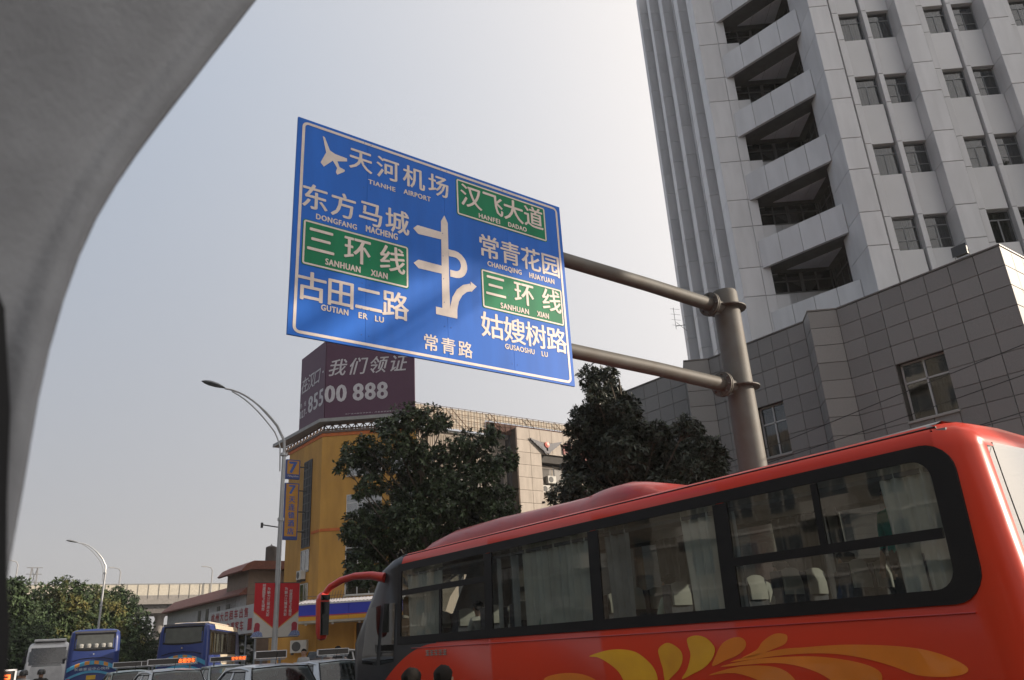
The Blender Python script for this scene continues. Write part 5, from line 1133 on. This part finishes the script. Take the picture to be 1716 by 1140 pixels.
    if cream:
        cm = mat('cream_coach_paint', (.62, .54, .42), .4)
        for sx, sg in ((2.515, 1), (-.015, -1)):
            q = MB(); P_ = [(8.6, .7), (8.6, 1.98), (3.6, 1.98), (3.9, 1.6), (4.3, 1.2), (4.8, .7)]; q.v = [(sx, a, c) for a, c in P_]; q.f = [tuple(range(6))]; q.mi = [0]; q.build('cream_panel', cm, r)
            q = MB()
            for k in range(12): a = 5.4+k*.22; q.box(sx-.01 if sg < 0 else sx+.003, sx+.012 if sg > 0 else sx-.003, a, a+.10, 1.25, 1.58)
            q.build('faint_lettering', mat('faint_grey_print', (.35, .31, .26), .5), r)
            q = MB(); q.lathe([(.0, .004), (.42, .004), (.42, .008), (0, .008)], 18, (sx, 4.1, 1.1), 'x'); q.build('light_blue_disc', lbl, r)
            q = MB(); q.grid([[(sx-.03*sg, 1.9, 3.26), (sx-.03*sg, 9.2, 3.26)], [(sx-.10*sg, 1.9, 3.50), (sx-.10*sg, 9.2, 3.50)]]).build('cream_roof_edge', cm, r)
        MB().box(.35, 2.15, 1.9, 8.6, H+.0, H+.10).build('roof_unit', cm, r, bevel=.04)
    else: MB().box(.5, 2.0, 4.5, 7.5, H+.01, H+.14).build('roof_unit', bp, r, bevel=.05)
    return r
blue_coach('x', (7.37, 49.5, 0), rad(-9.5))['label'] = 'blue coach seen square from behind, with pale seats in its rear window'
blue_coach('blue coach with a sunlit cream side panel turning right', (10.62, 44.8, 0), rad(-27), cream=True, seats=False, H=3.55)
wp = mat('white_coach_paint', (.50, .50, .50), .4)
r = blue_coach('x', (11.1, 73.0, 0), rad(180-9), L=10.0, H=3.5, paint=wp)
r['label'] = 'white fronted coach with blue sides facing the camera, furthest left'
wp = mat('white_coach_paint', (.50, .50, .50), .4)
q = MB(); 
q.grid([[(x, 10.0-max(0, (z-1.3)/2.2)**3.0*1.2+.03-(.12 if x < .3 or x > 2.2 else 0), z) for x in (.14, .5, 1.25, 2.0, 2.36)] for z in (.5, 1.0, 1.5, 1.95)]).build('white_front', wp, r, smooth=True)
q = MB(); q.grid([[(x, 10.0-max(0, (z-1.3)/2.2)**3.0*1.2+.03-(.12 if x < .3 or x > 2.2 else 0), z) for x in (.14, .5, 1.25, 2.0, 2.36)] for z in (1.96, 2.3, 2.7, 3.1)]).build('windscreen', MATS['cab_glass'], r, smooth=True)
for sx in (-.016, 2.516): 
    q = MB(); q.v = [(sx, a, c) for a, c in ((.3, .5), (.3, 1.96), (7.4, 1.96), (8.2, 1.2), (8.7, .5))]; q.f = [(0, 1, 2, 3, 4)]; q.mi = [0]; q.build('blue_side', bp, r)
MB().box(.3, 2.2, 3.5, 9.0, 3.52, 3.68).build('roof_unit', wp, r, bevel=.05)
for x in (-.25, 2.55): MB().tube([(x if x > 0 else -.05, 9.3, 3.0), (x, 9.7, 2.9), (x, 9.75, 2.6)], .03, 6).box(x-.08, x+.12, 9.7, 9.76, 2.2, 2.65).build('mirror', blk_rub, r)

# ================================================================== cars
car_glass = glass('car_glass', (.30, .34, .33), .03, .07)
def car(name, label, cat, loc, rz, col, hatch=True, group=None, H=1.42, W=1.68, L=4.1, suv=False):
    c_ = 'car_paint_%d_%d_%d' % tuple(int(v*99) for v in col); pm_ = mat(c_, col, .28, .25, .04, coat=.4)
    r = thing(name, label, cat, loc, rz, group)
    # lower body: cross sections along y
    st = [(0, .32, .62, .60), (.06, .22, .88, .76), (.35, .20, .95, .80), (1.0, .18, .97, .83), (2.2, .18, .95, .84), (3.0, .18, .93, .83), (3.25, .18, .90, .82), (3.85, .22, .78, .78), (4.05, .28, .68, .66), (4.1, .36, .58, .55)]
    if suv: st = [(y, a, z*1.12, w) for y, a, z, w in st]
    b_ = MB(); P = []
    for y, z0, z1, w in st:
        w *= W/1.68; P.append([(-w*.86, y, z0), (-w, y, z0+.12), (-w*1.0, y, (z0+z1)/2), (-w*.985, y, z1-.10), (-w*.90, y, z1), (-w*.4, y, z1+.03), (w*.4, y, z1+.03), (w*.90, y, z1), (w*.985, y, z1-.10), (w, y, (z0+z1)/2), (w, y, z0+.12), (w*.86, y, z0)])
    b_.grid(P, closed=True); n = 12; b_.f.append(tuple(range(n))[::-1]); b_.f.append(tuple(range((len(P)-1)*n, len(P)*n))); b_.mi += [0, 0]
    b_.build('body', pm_, r, smooth=True)
    zb_ = .94*(1.12 if suv else 1); yr0, yr1, yf1, yf0 = (.22, .72, 2.45, 3.2) if hatch else (.75, 1.30, 2.5, 3.25)
    if suv: yr0, yr1 = .1, .35
    wb_, wt_ = .76*W/1.68, .60*W/1.68
    rf_ = MB(); R_ = []
    for t in (0, .12, .35, .65, .88, 1):
        y = yr1-.06+(yf1-yr1+.10)*t; dz = -.075*(2*t-1)**2*1.0 - (.02 if t in (0, 1) else 0)
        R_.append([(wt_*k*(1.0 if 0 < t < 1 else .96), y, H+dz-.05*abs(k)**3) for k in (-1.04, -.9, -.5, 0, .5, .9, 1.04)])
    ro = rf_.grid(R_).build('roof', pm_, r, smooth=True); so_ = ro.modifiers.new('t', 'SOLIDIFY'); so_.thickness = .035; so_.offset = -1
    zt_ = H-.10
    def q(a, b, c, d, nm, m_, th=.02): MB().slab([a, b, c, d], th).build(nm, m_, r)
    for sg in (-1, 1):
        pl_ = MB(); rr = lambda w, y, z: (sg*w, y, z)
        # pillars as tapered blades
        cw = .55 if hatch else .32
        pl_.slab([rr(wb_, yr0, zb_), rr(wb_, yr0+cw*.9, zb_), rr(wt_, yr1+cw*.55, zt_), rr(wt_, yr1-.02, zt_)][::sg], .05)
        pl_.slab([rr(wb_, yf0-.10, zb_), rr(wb_, yf0, zb_), rr(wt_, yf1, zt_), rr(wt_, yf1-.10, zt_)][::sg], .05)
        ym = (yr0+yf0)/2+.08; pl_.slab([rr(wb_, ym-.05, zb_), rr(wb_, ym+.05, zb_), rr(wt_, ym+.02, zt_), rr(wt_, ym-.06, zt_)][::sg], .05)
        pl_.slab([rr(wt_+.005, yr1-.02, zt_-.045), rr(wt_+.005, yf1, zt_-.045), rr(wt_-.01, yf1, zt_+.05), rr(wt_-.01, yr1-.02, zt_+.05)][::sg], .05)
        pl_.build('pillar', pm_, r)
        g_ = MB(); g_.slab([rr(wb_-.012, yr0+cw*.8, zb_), rr(wb_-.012, yf0-.06, zb_), rr(wt_-.012, yf1-.06, zt_-.02), rr(wt_-.012, yr1+cw*.5, zt_-.02)][::sg], .006); g_.build('side_window', car_glass, r)
        tr_ = MB().tube([rr(wb_+.008, yr0+cw*.8, zb_+.01), rr(wb_+.008, yf0-.05, zb_+.01), rr(wt_+.012, yf1-.05, zt_-.04), rr(wt_+.012, yr1+cw*.5, zt_-.04), rr(wb_+.008, yr0+cw*.8, zb_+.01)], .010, 4); tr_.build('window_trim', blk_rub, r)
        MB().box(min(sg*.78, sg*.95)*1, max(sg*.78, sg*.95), 2.95, 3.05, .92, 1.06).build('door_mirror', pm_, r)
        MB().box(min(sg*.55, sg*.80), max(sg*.55, sg*.80), -.01, .05, .68, .84).build('tail_light', MATS['tail_lens'], r)
        MB().box(min(sg*.40, sg*.72), max(sg*.40, sg*.72), 4.02, 4.10, .52, .66).build('headlight', MATS['headlight_lens'], r)
    gl = MB(); gl.grid([[(-wb_*.93, yr0+.02, zb_), (0, yr0-.05, zb_), (wb_*.93, yr0+.02, zb_)], [(-wt_*.97, yr1-.04, zt_+.02), (0, yr1-.09, zt_+.045), (wt_*.97, yr1-.04, zt_+.02)]]).build('rear_window', car_glass, r, smooth=True)
    tr_ = MB().tube([(-wb_*.93, yr0+.01, zb_), (0, yr0-.06, zb_), (wb_*.93, yr0+.01, zb_), (wt_*.98, yr1-.05, zt_+.01), (0, yr1-.10, zt_+.035), (-wt_*.98, yr1-.05, zt_+.01), (-wb_*.93, yr0+.01, zb_)], .016, 5).build('rear_window_seal', blk_rub, r)
    gl = MB(); gl.grid([[(-wb_*.95, yf0, zb_-.02), (0, yf0+.12, zb_-.02), (wb_*.95, yf0, zb_-.02)], [(-wt_*.97, yf1+.02, zt_+.02), (0, yf1+.08, zt_+.045), (wt_*.97, yf1+.02, zt_+.02)]]).build('windscreen', car_glass, r, smooth=True)
    for x in (-.36, .36):
        for y in (1.15, 2.1): 
            s_o = MB().box(x-.22, x+.22, y, y+.10, .55, 1.08).box(x-.11, x+.11, y, y+.08, 1.09, 1.24).box(x-.22, x+.22, y, y+.48, .42, .55).build('seat', mat('car_seat_pale' if col[0] > .1 else 'car_seat_dark', (.30, .30, .28) if col[0] > .1 else (.05, .05, .05), .9), r)
    MB().box(-.6, .6, .35, 3.1, .35, .42).build('cabin_floor', dark_in, r)
    wm = MB().lathe([(.15, 0), (.27, .01), (.30, .05), (.30, .17), (.27, .2), (.15, .2)], 20, axis='x').mesh('wheel', tyre_m, smooth=True)
    for y in (.72, 3.28):
        for x in (-W/2-.0, W/2-.20): w_ = obj('wheel', wm, r, (x, y, .30)); MB().lathe([(.0, -.005), (.17, .0), (.18, .21), (0, .21)], 12, axis='x').build('rim', lamp_m, w_)
    MB().box(-.26, .26, -.012, .0, .60, .72).build('number_plate', mat('blue_plate', (.03, .06, .3), .4), r)
    return r
led_g = mat('led_orange_glyph', (.5, .1, .02), .5, emis=(1.0, .16, .03, 2.2)); led_f = mat('led_frame', (.70, .70, .70), .4); led_s = mat('led_screen', (.045, .04, .035), .5, var=.2, scale=60)
def led_board(label, car_o, x0, x1, z0=1.61, h=.155, text=None, tx=None, group='led boards on the taxi roofs', split=None, y=1.30, dead=False):
    loc = car_o.location+Vector((0, 0, 0)); b_ = thing('led_board', label, 'led board', loc, car_o.rotation_euler.z, group)
    f = MB(); t = .014
    f.box(x0, x1, y, y+.07, z0, z0+t).box(x0, x1, y, y+.07, z0+h-t, z0+h).box(x0, x0+t, y, y+.07, z0, z0+h).box(x1-t, x1, y, y+.07, z0, z0+h)
    if split: f.box(split, split+.02, y-.002, y+.07, z0, z0+h)
    f.build('frame', led_f, b_); MB().box(x0+t, x1-t, y+.012, y+.06, z0+t, z0+h-t).build('screen', led_s, b_)
    ft = MB()
    for x in (x0+.12, x1-.16): ft.box(x, x+.04, y+.01, y+.06, 1.46, z0)
    ft.box(x0+.05, x1-.05, y-.05, y+.12, z0-.035, z0-.012); ft.build('foot', mat('led_foot', (.2, .22, .24), .5), b_)
    if text:
        a, c = tx; n = len(text); w = (c-a)/n; mb = MB()
        for i, ch in enumerate(text): text_mb(mb, ch, a+i*w, z0+.022, 0, w*.98, h*.75, y+.008, off=.02, th=.002)
        obj('glyphs', mb.mesh('glyphs', led_g, fix=False), b_)
    return b_
def ant(car_o, y=1.0, H=1.52, x=0.):
    MB().tube([(x, y, H-.03), (x, y-.10, H+.20)], .006, 4).build('antenna', blk_rub, car_o)
pale = (.58, .64, .70); tg = 'pale taxis queuing ahead with roof led boards'
tA = car('taxi', 'greenish taxi saloon at the left end of the taxi queue', 'taxi', (6.35, 28.3, 0), rad(-2), (.17, .27, .26), False, tg, H=1.52)
tB = car('taxi', 'pale blue hatchback taxi left of the lamp post, before the cream sided coach', 'taxi', (6.10, 22.6, 0), rad(-1), pale, True, tg, H=1.52)
tC = car('taxi', 'small pale taxi further ahead between the two nearest hatchback taxis', 'taxi', (9.5, 28.6, 0), rad(-2), (.26, .32, .32), False, tg, H=1.52)
tD = car('taxi', 'nearest pale hatchback taxi, below the red and white banners', 'taxi', (6.45, 16.2, 0), rad(-1), pale, True, tg, H=1.52)
tE = car('taxi', 'pale hatchback taxi partly hidden by the nose of the red coach', 'taxi', (9.35, 19.6, 0), rad(-1), pale, True, tg, H=1.52)
for c_ in (tA, tB, tD, tE): ant(c_)
led_board('grey framed led board on the greenish taxi', tA, -.62, .62, split=.22)
led_board('led board with orange characters on the hatchback taxi before the turning coach', tB, -.62, .62, text='出租空车', tx=(.16, .60))
led_board('dark led board with orange characters at the right, on the small far taxi', tC, -.62, .62, text='空车欢迎', tx=(.10, .60))
led_board('dark led board on the nearest hatchback taxi', tD, -.33, .35)
led_board('dark led board on the taxi behind the coach mirror', tE, -.38, .50)
tF = car('taxi', 'taxi at the bottom left corner, only its lit roof board showing', 'taxi', (.55, 7.2, 0), rad(-2), pale, True, tg, H=1.52)
led_board('lit led board with a large orange character in the bottom left corner', tF, -.85, .30, z0=1.44, h=.20, text='满屏', tx=(.02, .27))
car('parked_car', 'dark grey saloon car beyond the nearest taxi', 'car', (9.35, 24.2, 0), rad(-6), (.05, .05, .055), False, H=1.45)
car('parked_car', 'brown saloon car parked in front of the yellow hotel', 'car', (13.6, 33.5, .13), rad(-60), (.10, .055, .04), False, H=1.42)
car('parked_car', 'white sport utility car with roof rails parked below the blue canopy', 'car', (14.8, 35.0, .13), rad(-75), (.52, .52, .51), True, H=1.72, W=1.8, suv=True)

# ================================================================== people on the street and riders
dk = (.03, .03, .035)
person('man in a black shirt standing by the white car', (11.75, 25.7, .13), rad(200), 'stand', (.02, .02, .022), (.04, .04, .05), 'people on the pavement by the taxis')
person('person in a white shirt further back by the brown car', (11.9, 28.9, .13), rad(150), 'stand', (.42, .42, .42), (.05, .05, .06), 'people on the pavement by the taxis')
person('person in dark clothes beside the lamp post with banners', (12.6, 30.6, .13), rad(170), 'stand', (.03, .03, .04), dk, 'people on the pavement by the taxis')
person('bareheaded person in a white top near the blue canopy', (16.8, 37.6, .13), rad(190), 'stand', (.45, .45, .46), dk, 'people on the pavement by the taxis')
def scooter(label, loc, rz, col, group):
    r = thing('scooter', label, 'scooter', loc, rz, group); p_ = mat('scooter_%d' % int(sum(col)*99), col, .3, coat=.3)
    b_ = MB(); b_.grid([[(w*cx, y, z+h*cz) for cx, cz in ((-1, 0), (-.8, .8), (0, 1), (.8, .8), (1, 0), (.7, -.8), (-.7, -.8))] for y, z, w, h in ((-.75, .62, .05, .06), (-.5, .62, .15, .16), (-.1, .58, .17, .18), (.15, .40, .15, .10), (.45, .36, .16, .06), (.60, .60, .18, .2), (.66, .88, .12, .10), (.60, 1.0, .05, .05))], closed=True)
    b_.build('body', p_, r, smooth=True); MB().box(-.13, .13, -.62, .18, .76, .84).build('seat', blk_rub, r, bevel=.03)
    MB().tube([(-.34, .45, 1.06), (-.1, .55, 1.0), (.1, .55, 1.0), (.34, .45, 1.06)], .018, 8).build('handlebar', blk_rub, r); MB().tube([(0, .58, .9), (0, .80, .28)], .03, 6).build('fork', chrome, r)
    wm = MB().lathe([(.12, -.05), (.24, -.05), (.26, 0), (.24, .05), (.12, .05)], 18, axis='x').mesh('wheel', tyre_m, smooth=True)
    for y in (-.55, .82): obj('wheel', wm, r, (0, y, .26))
    for x in (-.36, .36): MB().box(x-.05, x+.05, .47, .49, 1.14, 1.22).tube([(x*.9, .47, 1.05), (x, .48, 1.15)], .006, 4).build('mirror', blk_rub, r)
    return r
rg = 'riders on scooters'
for i, (lb, loc, rz, sh, col, hm) in enumerate((
    ('rider in black at the bottom edge, left of the two before the red coach', (3.62, 6.45, -.0), -35, (.03, .03, .03), (.15, .02, .02), None),
    ('rider in dark red at the bottom edge, right of the two before the coach', (4.05, 6.62, 0), -35, (.10, .04, .05), (.03, .03, .06), None),
    ('rider in a white shirt near the white fronted coach', (3.9, 34.5, 0), 160, (.45, .45, .46), (.10, .02, .02), (.03, .03, .03)),
    ('rider in black near the white fronted coach', (4.6, 36.0, 0), 170, (.03, .03, .03), (.03, .03, .05), (.02, .02, .02)),
    ('rider in grey with a white helmet near the white fronted coach', (4.15, 38.0, 0), 165, (.18, .18, .19), (.02, .05, .1), (.5, .5, .5)),
    ('rider in dark red near the left edge of the road', (3.35, 36.6, 0), 175, (.12, .03, .03), (.03, .03, .03), (.02, .02, .03)),
    ('rider in a pale grey top closest to the left edge', (2.95, 33.0, 0), 180, (.38, .38, .38), (.04, .04, .04), None))):
    scooter('scooter under the '+lb.split(' at the bottom')[0].split(' near the')[0].split(' closest')[0].replace(' in black', ' in black before the coach' if i == 0 else ' in black').replace('in dark red', 'in dark red before the coach' if i == 1 else 'in dark red'), loc, rad(rz), col, 'scooters on the road')
    person(lb, loc, rad(rz), 'ride', sh, dk, rg, 1.08 if i > 1 else .915, hm)

# ================================================================== grey windscreen edge of our own vehicle
ED = [(.1698,.5231,2.1674),(.1518,.5286,2.1245),(.1356,.533,2.0861),(.1212,.5365,2.0523),(.1088,.5391,2.0225),(.098,.5412,1.9967),(.0884,.5429,1.9734),(.0788,.5443,1.9491),(.0689,.5457,1.9215),(.0601,.5467,1.8922),(.0535,.5474,1.8614),(.0486,.5478,1.8275),(.0453,.5481,1.7921),(.0439,.5482,1.7592),(.0438,.5483,1.7314),(.0439,.5482,1.7091),(.0438,.5483,1.691),(.0436,.5483,1.6753),(.0435,.5483,1.6603),(.0438,.5483,1.6433),(.0448,.5482,1.6215),(.0471,.548,1.5937),(.0503,.5477,1.562),(.055,.548,1.45),(.06,.548,1.25),(.06,.548,1.0)]

shell = mat('weathered_grey_plastic', (.33, .34, .36), .45, var=.16, scale=14, bump=.12, bscale=160, spec=.5)
VE = thing('windscreen_edge', 'blurred grey weathered plastic edge of our own vehicle close to the camera', 'vehicle edge', (0, 0, 0), 0)
prof_ = [(0, 0), (-.003, -.003), (-.008, -.004), (-.013, -.002), (-.018, .001), (-.026, .002), (-.05, -.004), (-.09, -.022), (-.16, -.055), (-.28, -.11), (-.45, -.16)]
up_ = [(.19, .516, 2.215), (.225, .50, 2.29), (.27, .47, 2.37)]
E2 = [Vector(p) for p in (up_[::-1]+ED)]; P = []
for i, p in enumerate(E2):
    t_ = (E2[min(i+1, len(E2)-1)]-E2[max(i-1, 0)]).normalized(); view = (p-Vector((0, 0, 1.6))).normalized(); sd_ = view.cross(t_).normalized()
    if sd_.x > 0 : sd_ = -sd_
    # away from the edge, across the view, following the sweep of the shell
    fl = sd_
    P.append([p+fl*(-dx)+view*dy for dx, dy in prof_])
o = MB().grid(P).build('shell', shell, VE, smooth=True); so_ = o.modifiers.new('t', 'SOLIDIFY'); so_.thickness = .004; ss_ = o.modifiers.new('u', 'SUBSURF'); ss_.levels = ss_.render_levels = 2
MB().tube([p for p in E2], .0022, 8).build('rim', mat('rim_dark', (.05, .05, .055), .5), VE, smooth=True)
lo_ = [Vector((-.02, .52, 1.86)), Vector((.012, .52, 1.80)), Vector((.024, .52, 1.74)), Vector((.030, .52, 1.69)), Vector((.036, .52, 1.65)), Vector((.042, .52, 1.62)), Vector((.05, .52, 1.5)), Vector((.055, .52, 1.0))]
MB().tube([p[3] for p in P], .0030, 8).build('edge_seal', mat('seal_grey', (.16, .16, .165), .5), VE, smooth=True)
cv_ = MB().slab([(.95, .12, 1.75), (.95, -.95, 1.75), (.95, -.95, 3.05), (.95, .12, 3.05)], .01); cv_.build('added_sun_blocker', shell, VE)  # panel added out of view to keep direct sun off the shell
q = MB(); q.grid([[p+Vector((.006 if j == 0 else 0, -.01, 0))+Vector((-.05*j, -.01*j, 0)) for j in range(4)] for p in lo_]).build('black_trim', blk_rub, VE, smooth=True)

# ================================================================== buildings on the other side of the road (behind and left of the viewer)
def slab_block(name, label, x0, x1, y0, y1, H_, m_, nf, colw=3.3, ph=.0):
    b_ = thing(name, label, 'building', (x0, y0, 0), 0); w, d = x1-x0, y1-y0
    MB().box(0, w, 0, d, 0, H_).build('wall', m_, b_); q = MB(); fr = MB(); fh = H_/nf
    for k in range(nf):
        for j in range(int(d/colw)):
            y = .7+j*colw; z = k*fh+.9; q.box(w, w+.02, y, y+1.9, z, z+1.5); fr.box(w, w+.06, y-.06, y, z-.06, z+1.56).box(w, w+.06, y+.92, y+.98, z, z+1.5).box(w, w+.06, y+1.9, y+1.96, z-.06, z+1.56)
            if (j+k) % 3 == 0: fr.box(w, w+1.1, y-.5, y+2.4, z-.9, z+.1)
        fr.box(w, w+.12, 0, d, k*fh-.08, k*fh+.08)
        for i in range(int(w/colw)): x = .7+i*colw; q.box(x, x+1.9, -.02, 0, k*fh+.9, k*fh+2.4); q.box(x, x+1.9, d, d+.02, k*fh+.9, k*fh+2.4)
    MB().box(-.2, w+.2, -.2, d+.2, H_, H_+.8).build('parapet', m_, b_)
    tag(q.build('window_glass', mat('dark_facade_glass', (.03, .04, .05), .15), b_), kind='stuff'); tag(fr.build('window_frame', mat('facade_trim', (.30, .29, .27), .8), b_), kind='stuff')
slab_block('apartment_block', 'tall pale apartment block across the road, seen reflected in the coach windows', -44, -26, 14, 40, 27, mat('pale_apartment', (.15, .14, .12), .8), 9)
slab_block('apartment_block', 'lower yellowish apartment block across the road beside the viewer', -42, -24, -12, 10, 18, mat('yellowish_apartment', (.16, .13, .08), .8), 6)
slab_block('apartment_block', 'brownish apartment block across the road further ahead', -46, -27, 46, 80, 20, mat('brownish_apartment', (.12, .10, .08), .8), 7)
slab_block('apartment_block', 'grey apartment tower across the road behind the viewer', -40, -24, -46, -20, 28, mat('grey_apartment', (.12, .12, .12), .8), 9)

hzm = bpy.data.materials.new('haze_air'); hzm.use_nodes = True; ht = hzm.node_tree; ht.nodes.clear()
ho = ht.nodes.new('ShaderNodeOutputMaterial'); hv_ = ht.nodes.new('ShaderNodeVolumePrincipled'); hv_.inputs['Density'].default_value = .0004; hv_.inputs['Color'].default_value = (.93, .93, .93, 1); hv_.inputs['Anisotropy'].default_value = .3
ht.links.new(hv_.outputs[0], ho.inputs['Volume'])
tag(MB().box(-505, 505, -505, 505, -1.4, 62).build('haze', hzm), kind='stuff')
